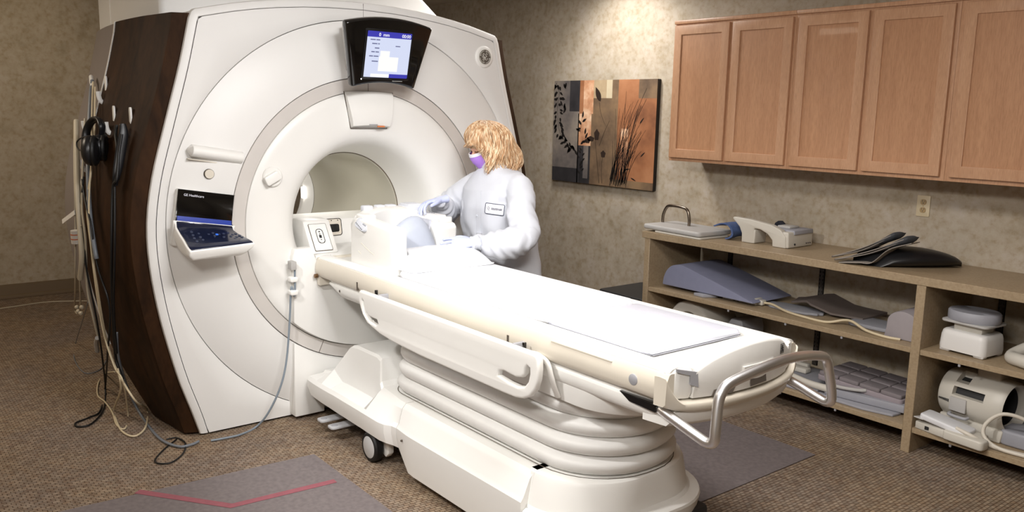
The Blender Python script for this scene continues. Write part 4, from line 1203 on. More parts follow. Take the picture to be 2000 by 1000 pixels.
# cloth folds
bb.normal_update()
def fold(p, nrm):
    v = 0
    # sleeve rings: compression folds around both elbows
    for sh, el, wr, w in ((SHL, ELL_, WRL, 1), (SHR, ELR, WRR, .8)):
        for a_, c_ in ((sh, el), (el, wr)):
            ax = (c_-a_); L = ax.length; ax = ax/L; s = (p-a_).dot(ax)
            d = (p-a_-ax*s).length
            if 0 < s < L and d < .12: v += w*.0045*sin(s*75+4*sin(p.x*23+p.z*17))*(1 if a_ is el else .7)*min(1, (p-SHL).length*5, (p-SHR).length*5)
    # long soft drapes on the torso
    v += .0045*sin(p.x*42+p.z*9+2*sin(p.z*13))*max(0, min(1, (1.30-p.z)*5))
    v += .003*sin(p.x*20-p.z*33+p.y*15)
    return v
for v in bb.verts: v.co += v.normal*fold(v.co.copy(), v.normal)
me = bpy.data.meshes.new('t'); bb.to_mesh(me)
bvh = BVHTree.FromBMesh(bb)
coat = finish(bb, 'lab_coat', COAT, t, 180)
def unray(px, py): return (FW*CF+RT*(px-1000)-UP*(py-500)).normalized()
def coathit(px, py):
    h = bvh.ray_cast(CAM, unray(px, py)); return h[0], h[1]
def conform(pt, lift):
    h = bvh.find_nearest(pt); return h[0]+h[1]*lift
# collar
b = bmesh.new()
rings = []
for i in range(31):
    a = radians(-158+316*i/30); c = Vector((.392, .583, 1.372)); d = ex*sin(a)*.074+ey*cos(a)*.070
    o_ = d.normalized(); w = .020
    rings.append([c+d, c+d+Vector((0, 0, .030))-o_*.004, c+d*1.08+Vector((0, 0, .034)), c+d*1.20+Vector((0, 0, .004)), c+d*1.16+Vector((0, 0, -.008)), c+d*1.06+Vector((0, 0, .014))])
loft(b, rings); finish(b, 'collar', COAT, coat, 60)
# placket, pocket, badge, buttons
def ribbon(b, pts, w, lift, side):
    L = []; 
    for p in pts: L.append([conform(p-side*w, .0008), conform(p-side*w, lift), conform(p+side*w, lift), conform(p+side*w, .0008)])
    loft(b, L, cap=True)
hp = [coathit(936-.0*i, 372+ (525-372)*i/24) for i in range(25)]
pts = [h[0] for h in hp if h[0] is not None]
b = bmesh.new(); ribbon(b, pts, .017, .0035, ex); finish(b, 'placket', COAT, coat, 60)
b = bmesh.new()
for px, py in ((932, 421), (933, 455)):
    h, nn = coathit(px, py)
    if h: lathe(b, [(0, .006), (.005, .006), (.006, .003)], 'z', (0, 0, 0), 12, M=Matrix.Translation(h) @ nn.to_track_quat('Z', 'Y').to_matrix().to_4x4())
finish(b, 'coat_button', mat('button_pearl', (.78, .80, .83), .3), coat, 60)
def patch(b, cpx, w, h, lift, inset_=0, rot=-5, holes=None):
    c, nn = coathit(*cpx)
    nn = (nn+(CAM-c).normalized()*.6).normalized(); nn.z *= .5; nn.normalize()
    ax = Vector((0, 0, 1)).cross(nn).normalized(); ay = nn.cross(ax)
    R = Matrix.Rotation(radians(rot), 3, nn); ax = R @ ax; ay = R @ ay
    return c, ax, ay, nn
def badge(name, m, cpx, w, h, lift, r=.008, hole=None, par=None):
    c, ax, ay, nn = patch(None, cpx, w, h, lift)
    b = bmesh.new(); t2 = bmesh.new()
    outs = [rrect(w, h, r, 4)]
    if hole: outs.append(rrect(w-hole*2, h-hole*2, r*.6, 4)[::-1])
    plate(t2, outs, 'z', 0, .0015, .0001, 1)
    bmesh.ops.subdivide_edges(t2, edges=t2.edges, cuts=2)
    bmesh.ops.triangulate(t2, faces=t2.faces)
    for v in t2.verts:
        q = c+ax*v.co.x+ay*v.co.y+nn*.05; hh = bvh.ray_cast(q, -nn)
        v.co = (hh[0] if hh[0] else c+ax*v.co.x+ay*v.co.y)+nn*(lift+v.co.z)
    merge(b, t2); return finish(b, name, m, par or coat, 30), (c, ax, ay, nn)
NAVY = mat('badge_navy', (.16, .20, .30), .6)
bd, fr = badge('name_patch', mat('patch_white', (.93, .93, .95), .7), (966, 408.5), .108, .060, .004)
badge('patch_border', NAVY, (966, 408.5), .108, .060, .0056, hole=.0032, par=bd)
c, ax, ay, nn = fr
h0 = bvh.ray_cast(c+nn*.05, -nn)[0]
MT = Matrix((ax, ay, nn)).transposed().to_4x4(); MT.translation = h0+nn*.0085
b = bmesh.new()
for ly, wds in ((.003, (.018, .024, .016)), (-.003, (.024, .012, .020))):
    x = -.018
    for w_ in wds: bx(b, x, x+w_, ly, ly+.0028, -.0002, .0003, 0, 1, MT); x += w_+.0018
for x, y in ((-.040, .006), (-.033, .010), (-.036, -.002), (-.029, .003), (-.030, -.007)): ell(b, (x, y, 0), (.003, .0022, .0005), 8, 6, MT)
finish(b, 'patch_lettering', mat('patch_print', (.38, .38, .44), .6), bd, 0)
b = bmesh.new()
c, nn = coathit(985, 452)
# --- gloves
def hand(M, s, curl=(.25, .2, .2, .25), spread=1):
    b = bmesh.new()
    rings = []
    for x, w, h, z in ((-.045, .030, .024, 0), (-.02, .027, .021, 0), (.0, .027, .019, 0), (.03, .036, .017, .0), (.06, .042, .015, .001), (.085, .043, .012, 0), (.098, .038, .009, -.001)):
        rings.append([(x, w*cos(a), z+h*sin(a)) for a in [2*pi*i/18 for i in range(18)]])
    loft(b, rings)
    for i, (y, L, a) in enumerate(((.031, .070, .16), (.0105, .079, .04), (-.0105, .073, -.07), (-.030, .058, -.20))):
        a *= spread; c = curl[i]; p = Vector((.085, y, 0)); pts = [Vector((.06, y*.9, 0)), p]; ang = -c*.3
        for seg in (.45, .32, .23):
            ang -= c*.9; d = Vector((cos(a)*cos(ang), sin(a), sin(ang))); p = p+d*L*seg; pts.append(p.copy())
        tube(b, pts, .0092, 10, 4, rf=lambda k: .0098-.0022*k); ell(b, pts[-1], (.0078, .0078, .0075), 10, 8)
    tp = [Vector((.012, .018, -.002)), Vector((.035, .040, -.008)), Vector((.062, .056, -.014)), Vector((.085, .062, -.020))]
    tube(b, tp, .013, 10, 4, rf=lambda k: .0135-.0045*k); ell(b, tp[-1], (.009, .009, .009), 10, 8)
    for v in b.verts: v.co.y *= s
    bmesh.ops.transform(b, matrix=M, verts=b.verts)
    return fuse(b, .0034, 3)
hd_ = Vector((-.60, -.80, -.04)).normalized(); zz = Vector((.40, -.40, .82)); zz = (zz-hd_*zz.dot(hd_)).normalized()
# thumb side of the left hand = towards -x,+y (her right)
yy = zz.cross(hd_).normalized()
Mx = Matrix((hd_, yy, zz)).transposed().to_4x4(); Mx.translation = WRL+Vector((0, 0, .006))
finish(hand(Mx, -1, (.18, .12, .15, .22), 1.5), 'glove', GLOVE, t, 180)
hd_ = Vector((-.12, -.95, -.14)).normalized(); zz = Vector((-.2, 0, 1)); zz = (zz-hd_*zz.dot(hd_)).normalized(); yy = zz.cross(hd_).normalized()
Mx = Matrix((hd_, yy, zz)).transposed().to_4x4(); Mx.translation = WRR+Vector((0, 0, .01))
finish(hand(Mx, 1, (.5, .45, .45, .5)), 'glove', GLOVE, t, 180)
# --- trousers and shoes
b = bmesh.new()
for hx, hy in HPx:
    tube(b, [(hx+.01, hy, .95), (hx, hy, .75), (hx, hy-.01, .50), (hx, hy+.01, .28), (hx, hy+.02, .085)], .1, 18, 4, rf=lambda k: .108-.032*k)
ell(b, (.415, .665, .93), (.165, .13, .12), 20, 14)
finish(fuse(b, .01, 4), 'trousers', SCRUB, t, 180)
for hx, hy in HPx:
    b = bmesh.new(); ell(b, (hx, hy-.035, .045), (.048, .125, .042), 18, 12); ell(b, (hx, hy+.03, .06), (.044, .06, .055), 14, 10)
    bmesh.ops.bisect_plane(b, geom=b.verts[:]+b.edges[:]+b.faces[:], plane_co=(0, 0, .004), plane_no=(0, 0, -1), clear_outer=True)
    s_ = finish(b, 'shoe', mat('shoe_white', (.80, .80, .80), .6), t, 60)
# ================================================================== CANVAS ART
t = thing('canvas_painting', (-.63, YW, 1.12), 'square brown and grey canvas print of leaves and grasses hanging left of the cabinets', 'painting')
AX0, AX1, AZ0, AZ1 = -1.197, -.070, 1.123, 1.934
AY = 2.392
finish(bx(bmesh.new(), AX0, AX1, AY, YW-.002, AZ0, AZ1, .003, 2), 'canvas', mat('canvas_edge', (.09, .07, .06), .7), t)
def apt(u, v, d=0): return (AX0+(AX1-AX0)*u, AY-d, AZ1-(AZ1-AZ0)*v)
def artmat(name, stops, sc=3, vertical=0):
    m = bpy.data.materials.new(name); g = G(m)
    tc = g.n('ShaderNodeTexCoord').outputs['Object']
    a = g.n('ShaderNodeTexNoise', i_Scale=sc, i_Detail=4, i_Roughness=.6); g.l(tc, a.inputs['Vector'])
    g.l(g.ramp(a.outputs['Fac'], stops), g.b.inputs['Base Color']); g.b.inputs['Roughness'].default_value = .6
    return m
A_BL = artmat('paint_slate', [(.30, (.25, .24, .25)), (.48, (.42, .39, .37)), (.66, (.55, .51, .46))], 3.2)
A_BD = artmat('paint_slate_dark', [(.3, (.10, .10, .11)), (.6, (.20, .19, .20))], 4)
A_OR = artmat('paint_rust', [(.30, (.42, .26, .17)), (.5, (.58, .38, .25)), (.7, (.66, .46, .32))], 3)
A_OL = artmat('paint_peach', [(.3, (.55, .36, .26)), (.5, (.76, .56, .42)), (.68, (.90, .78, .66))], 6)
A_TN = artmat('paint_tan', [(.3, (.56, .47, .36)), (.6, (.68, .60, .48))], 5)
A_TL = artmat('paint_cream', [(.3, (.72, .66, .55)), (.6, (.76, .71, .60))], 5)
A_BR = artmat('paint_umber', [(.3, (.28, .22, .17)), (.5, (.42, .34, .26)), (.7, (.52, .42, .31))], 4)
A_BK = mat('paint_black', (.07, .055, .05), .6)
A_DB = mat('paint_sepia', (.16, .11, .08), .6)
def patchr(name, u0, u1, v0, v1, m, d=.001):
    a = apt(u0, v0); c = apt(u1, v1); e = 1e-4*d*1000
    return finish(bx(bmesh.new(), a[0], c[0], AY-d, AY-d+.0008, c[2], a[2]), 'painted_panel', m, t, 0)
patchr('', .0, .275, .0, .86, A_BL); patchr('', 0, .275, .86, 1, A_BD)
patchr('', .17, .275, .0, .30, A_BD, .0012)
patchr('', .275, .415, 0, .32, A_OL); patchr('', .275, .315, 0, .32, A_OR, .0012)
patchr('', .265, .40, .32, .63, A_OL); patchr('', .265, .40, .63, 1, A_BD); patchr('', .33, .38, .63, .95, A_BL, .0012)
patchr('', .415, .54, 0, .17, A_TN); patchr('', .54, .595, 0, .17, A_TL); patchr('', .415, .595, .17, 1, A_BR); patchr('', .50, .585, .24, .95, A_TN if False else A_BR, .0012)
patchr('', .40, .415, .32, 1, A_BR)
patchr('', .595, .655, 0, 1, A_BR); patchr('', .655, .835, 0, .93, A_OR); patchr('', .835, 1, .0, .93, A_OR); patchr('', .84, 1, 0, .17, A_BR, .0012); patchr('', .655, 1, .93, 1, A_BR); patchr('', .69, .76, .45, .85, A_OL, .0012)
r2 = random.Random(5)
def leaf(b, u, v, L, w, ang, d=.0022):
    pts = []
    for i in range(9):
        k = i/8; pts.append((L*k, w*sin(pi*k**.8)))
    pts += [(x, -y) for x, y in pts[::-1][1:-1]]
    ca, sa = cos(ang), sin(ang); P_ = apt(u, v)
    t2 = [(P_[0]+x*ca-y*sa, P_[2]+x*sa+y*ca) for x, y in pts]
    t2 = [(min(max(x, AX0+.002), AX1-.002), min(max(z, AZ0+.002), AZ1-.002)) for x, z in t2]
    vs = [b.verts.new((x, AY-d, z)) for x, z in t2]; b.faces.new(vs)
def stroke(b, pts, r, d=.0022):
    P_ = [Vector(apt(u, v, d)) for u, v in pts]; P_ = smooth_path(P_, 5)
    for i, (a, c) in enumerate(zip(P_, P_[1:])):
        dd = (c-a); nn = Vector((-dd.z, 0, dd.x)).normalized()*r*(1-.6*i/len(P_)); vs = [b.verts.new(p) for p in (a-nn, a+nn, c+nn, c-nn)]; b.faces.new(vs)
b = bmesh.new()    # leafy branch, upper left curving down
br = [(.02, .02), (.055, .12), (.04, .25), (.05, .40), (.07, .50), (.12, .58), (.18, .64), (.22, .68)]
stroke(b, br, .002)
bp_ = smooth_path([Vector((u, v, 0)) for u, v in br], 8)
for i, p in enumerate(bp_[::1]):
    for s in (-1, 1):
        if i % 2 == 0 and r2.random() < .9: leaf(b, min(max(p.x+s*r2.uniform(.004, .03), .012), .25), p.y+r2.uniform(-.02, .02), r2.uniform(.035, .055), r2.uniform(.009, .013), radians(r2.uniform(-80, -10) if s > 0 else r2.uniform(190, 260)))
for u, v in ((.10, .03), (.13, .02), (.12, .22), (.11, .24), (.13, .27)): leaf(b, u, v, .05, .012, radians(r2.uniform(-130, -40)))
finish(b, 'painted_branch', A_BK, t, 0)
b = bmesh.new()
stroke(b, [(.29, .50), (.30, .42), (.31, .33)], .0018); 
for u, v, a in ((.31, .36, 80), (.31, .40, 30), (.30, .43, 130), (.295, .46, 200), (.29, .49, 160), (.34, .52, 80), (.345, .56, 60), (.32, .60, 20), (.30, .62, 40)): leaf(b, u, v, .055, .010, radians(a))
for i in range(10): leaf(b, .30+r2.uniform(-.01, .02), .68+.025*i, .04, .008, radians(r2.choice([35, 145])))
stroke(b, [(.30, .98), (.31, .82), (.30, .66)], .002)
finish(b, 'painted_sprig', A_BK, t, 0)
b = bmesh.new()
leaf(b, .485, .20, .125, .026, radians(118)); stroke(b, [(.475, .21), (.49, .30), (.52, .38), (.55, .44)], .0018)
stroke(b, [(.50, .98), (.47, .75), (.45, .58), (.46, .48)], .0022); stroke(b, [(.53, .98), (.52, .80), (.54, .66)], .0018); stroke(b, [(.49, .62), (.53, .50), (.58, .38)], .0018)
for (u, v, rx, rz) in ((.46, .52, .028, .042), (.53, .70, .026, .026), (.40, .56, .04, .02), (.37, .58, .03, .02)):
    c = apt(u, v); vs = [b.verts.new((c[0]+rx*cos(a)*(1+.12*sin(5*a)), AY-.0021, c[2]+rz*sin(a)*(1+.12*sin(5*a)))) for a in [2*pi*i/20 for i in range(20)]]; b.faces.new(vs)
finish(b, 'painted_seedheads', A_DB, t, 0)
b = bmesh.new()
for i in range(70):
    u0 = r2.uniform(.60, .76); v0 = r2.uniform(.93, .995); h = r2.uniform(.3, .95)*r2.uniform(.7, 1); lean = r2.uniform(-.02, .26)*(h+.2)
    v1 = max(.03, v0-h); stroke(b, [(u0, v0), (u0+lean*.25, v0-(v0-v1)*.4), (min(.96, u0+lean*.62), v0-(v0-v1)*.78), (min(.975, u0+lean), v1)], r2.uniform(.0012, .0024))
for u, v, a in ((.86, .40, 50), (.88, .70, 40), (.74, .83, 10), (.80, .90, -20)): leaf(b, u, v, .06, .005, radians(a))
finish(b, 'painted_grasses', A_BK, t, 0)
# ================================================================== THINGS ON THE SHELVES
ZTP, ZM, ZL = .915, .548, .138
NAVYF = mat('blue_fabric', (.30, .38, .56), .9, noise=.25, nscale=35, bump=.4, bscale=60)
DGF = mat('charcoal_strap', (.26, .27, .29), .85, noise=.1); TAUPE = mat('taupe_strap', (.55, .52, .49), .8, noise=.08); BLKV = mat('black_vinyl', (.085, .085, .095), .38)
OFFW = mat('coil_offwhite', (.78, .76, .72), .45, noise=.03, nscale=6); LGREY = mat('coil_grey', (.60, .60, .63), .55, noise=.05); BROWN = mat('brown_pad', (.40, .36, .34), .7, noise=.1)
LAV = mat('lavender_grey_foam', (.50, .51, .60), .8, noise=.05); CUSH = mat('cushion_grey', (.70, .69, .68), .6, noise=.04)
def one(b, n, m, label, cat, sm=40, group=None): return tag(finish(b, n, m, None, sm), label, cat, group)
def rotM(c, deg): return Matrix.Translation(c) @ Matrix.Rotation(radians(deg), 4, 'Z')
# board under + cushion on top (left end of the counter)
M = rotM((.565, 2.035, ZTP), -3)
t = thing('padded_board', (.565, 2.035, ZTP), 'light grey padded board with a bent bronze handle at the left end of the counter', 'padded board')
b = bmesh.new(); prism(b, rrect(.40, .28, .02, 4), 'z', .001, .012, .003, 2, M @ Matrix.Translation((.06, -.02, 0))); finish(b, 'board', OFFW, t)
b = bmesh.new(); prism(b, rrect(.50, .32, .03, 5), 'z', .014, .046, .012, 4, M); finish(b, 'cushion', CUSH, t, 60)
b = bmesh.new(); hy = 2.06; zb = ZTP+.040
tube(b, [(.335, hy, zb), (.337, hy, zb+.055), (.362, hy, zb+.108), (.40, hy, zb+.125), (.50, hy, zb+.122), (.545, hy, zb+.105), (.562, hy, zb+.05), (.562, hy, zb)], .010, 12, 5)
finish(b, 'carry_handle', mat('bronze_metal', (.50, .45, .40), .25, .9), t, 60)
# blue wrap
b = bmesh.new(); rings = []
for i in range(15):
    k = i/14; y = 2.02+.25*k
    ring = []
    for j in range(25):
        a = radians(-70+215*j/24); r = .058+.004*sin(9*k+j*.5); ring.append((.845+.05*k+r*1.35*cos(a), y, ZTP+.052+r*.88*sin(a)*(1-.15*k)))
    inn = [(p[0]*.999+(.845+.05*k-p[0])*.16, p[1], p[2]+(ZTP+.052-p[2])*.16) for p in ring[::-1]]
    rings.append(ring+inn)
loft(b, rings); bmesh.ops.transform(b, matrix=rotM((.86, 2.1, 0), 12) @ Matrix.Translation((-.86, -2.1, 0)), verts=b.verts)
for v in b.verts: v.co.z = max(v.co.z, ZTP+.001)
one(b, 'blue_wrap', NAVYF, 'blue fabric positioning wrap curled up on the counter, right of the padded board', 'fabric wrap', 60)
b = bmesh.new(); rings = [[(1.05+.09*k*cos(a)*.5+0, 2.36+.02*sin(a), ZTP+.001+z*1.0) for a in [2*pi*i/16 for i in range(16)]] for k, z in ((1, 0), (1, .075), (.8, .10), (.3, .115))]
loft(b, rings); one(b, 'dark_cloth', mat('dark_cloth', (.14, .15, .19), .9), 'small dark rolled cloth on the counter behind the white bridge coil', 'cloth', 60)
# white bridge coil
t = thing('bridge_coil', (1.2, 2.12, ZTP), 'white bridge-shaped head coil with a grey block top on the counter', 'head coil')
M = rotM((1.17, 2.13, ZTP), 0)
b = bmesh.new()
prof = [(-.22, .128), (-.215, .138), (-.10, .134), (.04, .118), (.10, .098), (.135, .062), (.14, .0), (.055, .0), (.052, .035), (.02, .066), (-.03, .085), (-.07, .088), (-.072, .0), (-.15, .0), (-.152, .05), (-.17, .085), (-.205, .115)]
prism(b, prof, 'y', -.085, -.045, .008, 3, M @ Matrix.Translation((-.01, 0, .001)) @ Matrix.Scale(1.08, 4)); finish(b, 'bridge_arm', OFFW, t, 50)
b = bmesh.new(); prism(b, [(-.15, 0), (-.07, 0), (-.066, .085), (-.155, .085)], 'y', -.09, .03, .008, 3, M @ Matrix.Translation((-.01, 0, .001))); finish(b, 'bridge_foot', OFFW, t, 50)
b = bmesh.new(); prism(b, [(.052, 0), (.052, .045), (.10, .095), (.15, .095), (.155, 0)], 'y', -.085, .17, .010, 3, M @ Matrix.Translation((0, 0, .001))); finish(b, 'coil_block', OFFW, t, 50)
b = bmesh.new(); prism(b, [(-.02, .075), (.02, .10), (.155, .098), (.158, .072), (.05, .070)], 'y', -.03, .165, .004, 2, M @ Matrix.Translation((0, 0, .006))); finish(b, 'grey_top', LGREY, t, 50)
b = bmesh.new(); bx(b, 0, .09, .02, .12, .104, .118, .006, 2, M); finish(b, 'top_plate', CUSH, t)
b = bmesh.new()
for y in (-.02, .10, .12, .14): lathe(b, [(0, .158), (.006 if y < 0 else .0035, .158), (.006 if y < 0 else .0035, .153), (0, .153)], 'x', (0, y, .022), 10, M=M)
finish(b, 'coil_marks', DKG, t)
# flap pile on a black cushion
b = bmesh.new(); rings = []
for i in range(13):
    u = -1+2*i/12; h = .085*sqrt(max(0, 1-u*u))
    rings.append([(1.99+.16*cos(a)*(1-.5*abs(u)**3)+.13*u*.9, 2.14+.20*u, ZTP+.002+h*.55+max(-h*.55, h*.6*sin(a))) for a in [2*pi*j/20 for j in range(20)]])
loft(b, rings); 
one(b, 'black_cushion', BLKV, 'glossy black cushion on the counter under the fan of grey flaps', 'cushion', 60)
def flap(p0, p1, p2, w, m0, m1, label, th=.006, lift=.012):
    """open padded sleeve seen edge on: two sheets joined at the right tip"""
    t = thing('padded_flap', ((p0[0]+p2[0])/2, p0[1], ZTP), label, 'strap', 'fan of grey padded flaps on the counter')
    for k, (dz, m, nm) in enumerate(((0, m0, 'lower_sheet'), (lift, m0, 'upper_sheet'))):
        b = bmesh.new(); P_ = smooth_path([p0, (p1[0], p1[1], p1[2]+dz), (p2[0], p2[1], p2[2]+dz*(.6 if k else 1))], 8)
        loft(b, [[(p.x, p.y-w, p.z), (p.x, p.y+w, p.z), (p.x, p.y+w, p.z+th), (p.x, p.y-w, p.z+th)] for p in P_]); bev(b, .002, 1)
        finish(b, nm, m0, t, 50)
    b = bmesh.new(); p = Vector(p2); d = (Vector(p2)-Vector(p1)).normalized()
    rings = []
    for s, r in ((-.09, .007), (-.05, .014), (0, .019), (.014, .015), (.022, .004)):
        c = p+d*s+Vector((0, 0, lift*.5)); nn = Vector((-d.z, 0, d.x))
        rings.append([c+nn*r*1.2*sin(a)+Vector((0, w*1.02*cos(a), 0)) for a in [2*pi*j/16 for j in range(16)]])
    loft(b, rings); finish(b, 'padded_tip', m1, t, 60)
flap((1.70, 1.95, ZTP+.022), (1.83, 2.02, ZTP+.070), (1.945, 2.09, ZTP+.150), .06, TAUPE, DGF, 'rearmost and tallest grey flap of the fan on the counter')
flap((1.73, 1.93, ZTP+.012), (1.88, 2.0, ZTP+.060), (2.03, 2.06, ZTP+.142), .06, TAUPE, DGF, 'middle grey flap of the fan lying over the black cushion')
b = bmesh.new(); P_ = smooth_path([(1.76, 1.905, ZTP+.002), (1.86, 1.93, ZTP+.014), (1.92, 1.95, ZTP+.022), (1.98, 2.0, ZTP+.095), (2.07, 2.05, ZTP+.135)], 6)
loft(b, [[(p.x, p.y-.045, p.z), (p.x, p.y+.045, p.z), (p.x, p.y+.045, p.z+.005), (p.x, p.y-.045, p.z+.005)] for p in P_])
one(b, 'folded_flap', TAUPE, 'front grey flap of the fan, creased upward over the black cushion', 'strap', 50, 'fan of grey padded flaps on the counter')
# ---- left bay, middle shelf
b = bmesh.new()
pr = smooth_path([(.475, 0, .006), (.482, 0, .05), (.505, 0, .10), (.545, 0, .135), (.60, 0, .150), (.64, 0, .151)], 4)
poly = [(p.x, p.z) for p in pr]+[(.80, .112), (1.00, .060), (1.185, .010), (1.19, .003), (.478, .001)]
prism(b, poly, 'y', 1.93, 2.33, .006, 2, Matrix.Translation((-.0, 0, ZM+.022)))
one(b, 'curved_wedge_pad', LAV, 'big lavender-grey wedge pad with a rounded head on the middle shelf', 'wedge pad', 35)
b = bmesh.new(); prism(b, [(.50, 1.98), (.56, 1.93), (.60, 1.93), (.60, 2.3), (.50, 2.3)], 'z', ZM+.001, ZM+.021, .003, 1)
prism(b, [(1.08, 2.15), (1.14, 2.15), (1.14, 2.32), (1.08, 2.32)], 'z', ZM+.001, ZM+.021, .003, 1); b.free()
b = bmesh.new(); prism(b, [(.76, 1.905), (.84, 1.900), (.885, 1.97), (.90, 2.25), (.80, 2.25), (.79, 1.97)], 'z', ZM+.001, ZM+.020, .003, 2)
one(b, 'flat_grey_plate', LGREY, 'flat grey plate sticking out under the big wedge pad', 'coil plate')
t = thing('white_connector', (.96, 2.03, ZM), 'small white connector lying just right of the flat grey plate', 'connector')
b = bmesh.new(); bx(b, .92, 1.0, 1.99, 2.05, ZM+.001, ZM+.019, .004, 2); bx(b, .99, 1.03, 2.0, 2.04, ZM+.001, ZM+.018, .004, 2); finish(b, 'plug_body', OFFW, t)
b = bmesh.new(); bx(b, .935, .985, 1.985, 1.991, ZM+.005, ZM+.015, .001, 1); finish(b, 'plug_face', CUSH, t)
t = thing('coil_plug', (1.12, 2.04, ZM), 'white connector box with an orange dot and a beige cable on the middle shelf', 'connector')
b = bmesh.new(); bx(b, 1.035, 1.165, 1.995, 2.065, ZM+.001, ZM+.042, .006, 2, ); bx(b, 1.16, 1.20, 2.01, 2.055, ZM+.004, ZM+.036, .008, 3); finish(b, 'plug_body', OFFW, t)
b = bmesh.new(); lathe(b, [(0, 1.992), (.008, 1.992), (.009, 1.996), (0, 1.996)], 'y', (1.115, 0, ZM+.022), 14); finish(b, 'orange_dot', mat('orange_dot', (.66, .42, .26), .5), t)
b = bmesh.new(); tube(b, [(1.19, 2.035, ZM+.02), (1.26, 2.03, ZM+.022), (1.38, 1.99, ZM+.010), (1.52, 1.96, ZM+.008), (1.66, 1.96, ZM+.008), (1.74, 2.0, ZM+.030), (1.80, 1.99, ZM+.034), (1.90, 1.955, ZM+.012), (2.02, 1.93, ZM+.008), (2.09, 1.95, ZM+.006)], .0075, 10, 6); finish(b, 'cable', BEIGEC, t, 60)
def sheet(b, outline, z0, th, fz, n=1):
    """bent pad: outline in xy, height function added"""
    t2 = bmesh.new(); prism(t2, outline, 'z', 0, th, 0)
    bmesh.ops.triangulate(t2, faces=t2.faces); bmesh.ops.subdivide_edges(t2, edges=t2.edges, cuts=4, use_grid_fill=True)
    for v in t2.verts: v.co.z += z0+fz(v.co.x, v.co.y)
    merge(b, t2)
def scal(cx, cy, rx, ry, k, am, n=60): return [(cx+rx*cos(a)*(1+am*cos(k*a)), cy+ry*sin(a)*(1+am*cos(k*a))) for a in [2*pi*i/n for i in range(n)]]
b = bmesh.new(); prism(b, scal(1.36, 2.10, .19, .085, 14, .035), 'z', ZM+.001, ZM+.016, .004, 2, Matrix.Identity(4)); one(b, 'scalloped_coil_pad', GFOAM, 'grey scalloped coil pad lying flat under the beige cable', 'coil pad', 50)
b = bmesh.new(); sheet(b, [(1.30, 2.16), (1.48, 2.08), (1.78, 2.13), (1.80, 2.36), (1.45, 2.38), (1.26, 2.30)], ZM+.018, .012, lambda x, y: .045*max(0, 1-abs(x-1.44)/.16)+.02*max(0, (y-2.2)*3))
one(b, 'brown_flap_pad', BROWN, 'brown flexible pad bent over behind the scalloped coil pad', 'coil pad', 50)
b = bmesh.new(); prism(b, rrect(.26, .20, .05, 5, 1.86, 2.13), 'z', ZM+.001, ZM+.022, .006, 2); one(b, 'flat_coil_pad', GFOAM, 'flat grey pad left of the half-round bolster on the middle shelf', 'coil pad', 50)
b = bmesh.new(); pr = [(-.095, 0)]+[(-.085+.0, .05)]+[(.088*cos(a)*.95, .085+.065*sin(a)) for a in [pi-pi*i/16 for i in range(17)]]+[(.10, 0)]
prism(b, pr, 'y', 1.965, 2.35, .006, 2, Matrix.Translation((2.085, 0, ZM+.001))); one(b, 'half_round_bolster', mat('bolster_taupe', (.60, .57, .58), .8, noise=.05), 'taupe half-round bolster at the right end of the middle shelf, beside the divider', 'bolster', 40)
# ---- left bay, lower shelf
b = bmesh.new(); prism(b, [(1.20, 1.90), (1.95, 1.895), (2.10, 1.93), (2.11, 2.0), (1.9, 2.32), (1.20, 2.30)], 'z', ZL+.001, ZL+.014, .004, 2); one(b, 'thin_grey_board', LGREY, 'lowest thin grey board on the bottom left shelf, its corner poking forward', 'board')
b = bmesh.new(); prism(b, [(1.70, 1.93), (2.13, 1.985), (2.16, 2.37), (1.70, 2.36)], 'z', ZL+.016, ZL+.058, .006, 2); one(b, 'grey_slab_pad', LGREY, 'thick grey slab pad beneath the waffle pad', 'pad')
b = bmesh.new(); prism(b, [(1.22, 1.92), (1.66, 1.93), (1.68, 2.3), (1.22, 2.3)], 'z', ZL+.016, ZL+.030, .004, 2, Matrix.Identity(4)); one(b, 'flat_grey_pad', GFOAM, 'flat grey pad behind the push handle on the bottom left shelf', 'pad')
t = thing('waffle_pad', (1.88, 2.15, ZL+.06), 'grey foam pad with raised waffle blocks on the bottom left shelf', 'foam pad')
Mw = Matrix.Translation((1.86, 2.16, ZL+.060)) @ Matrix.Rotation(radians(2), 4, 'Y')
b = bmesh.new(); prism(b, rrect(.50, .34, .02, 4), 'z', .0, .030, .004, 2, Mw); finish(b, 'foam_base', mat('foam_taupe', (.60, .56, .58), .85, noise=.06), t, 50)
for i in range(4):
    for j in range(3):
        b = bmesh.new(); prism(b, rrect(.117, .104, .010, 4, -.184+.1225*i, -.112+.112*j), 'z', .028, .052, .006, 2, Mw); finish(b, 'waffle_block', mat('foam_block', (.50, .47, .48), .85, noise=.06) if i+j == 0 else bpy.data.materials['foam_block'], t, 60)
t = thing('paddle_coil', (1.5, 2.0, ZL+.03), 'white rod-handled paddle coil with a cable loop on the bottom left shelf', 'paddle coil')
b = bmesh.new(); tube(b, [(1.22, 2.0, ZL+.075), (1.45, 1.96, ZL+.060), (1.60, 1.935, ZL+.050), (1.72, 1.94, ZL+.047)], .016, 12, 5, r1=.021); finish(b, 'paddle_handle', OFFW, t, 60)
b = bmesh.new(); tube(b, [(1.71, 1.94, ZL+.074), (1.80, 1.945, ZL+.076), (1.88, 1.975, ZL+.078), (1.91, 1.992, ZL+.082)], .010, 10, 5); finish(b, 'cable', CUSH, t, 60)
b = bmesh.new(); bx(b, 1.22, 1.46, 2.12, 2.18, ZL+.032, ZL+.062, .008, 2); bx(b, 1.22, 1.42, 2.20, 2.24, ZL+.032, ZL+.070, .008, 2)
one(b, 'white_bars', OFFW, 'pair of white coil bars lying behind the rod-handled paddle coil', 'coil bars')
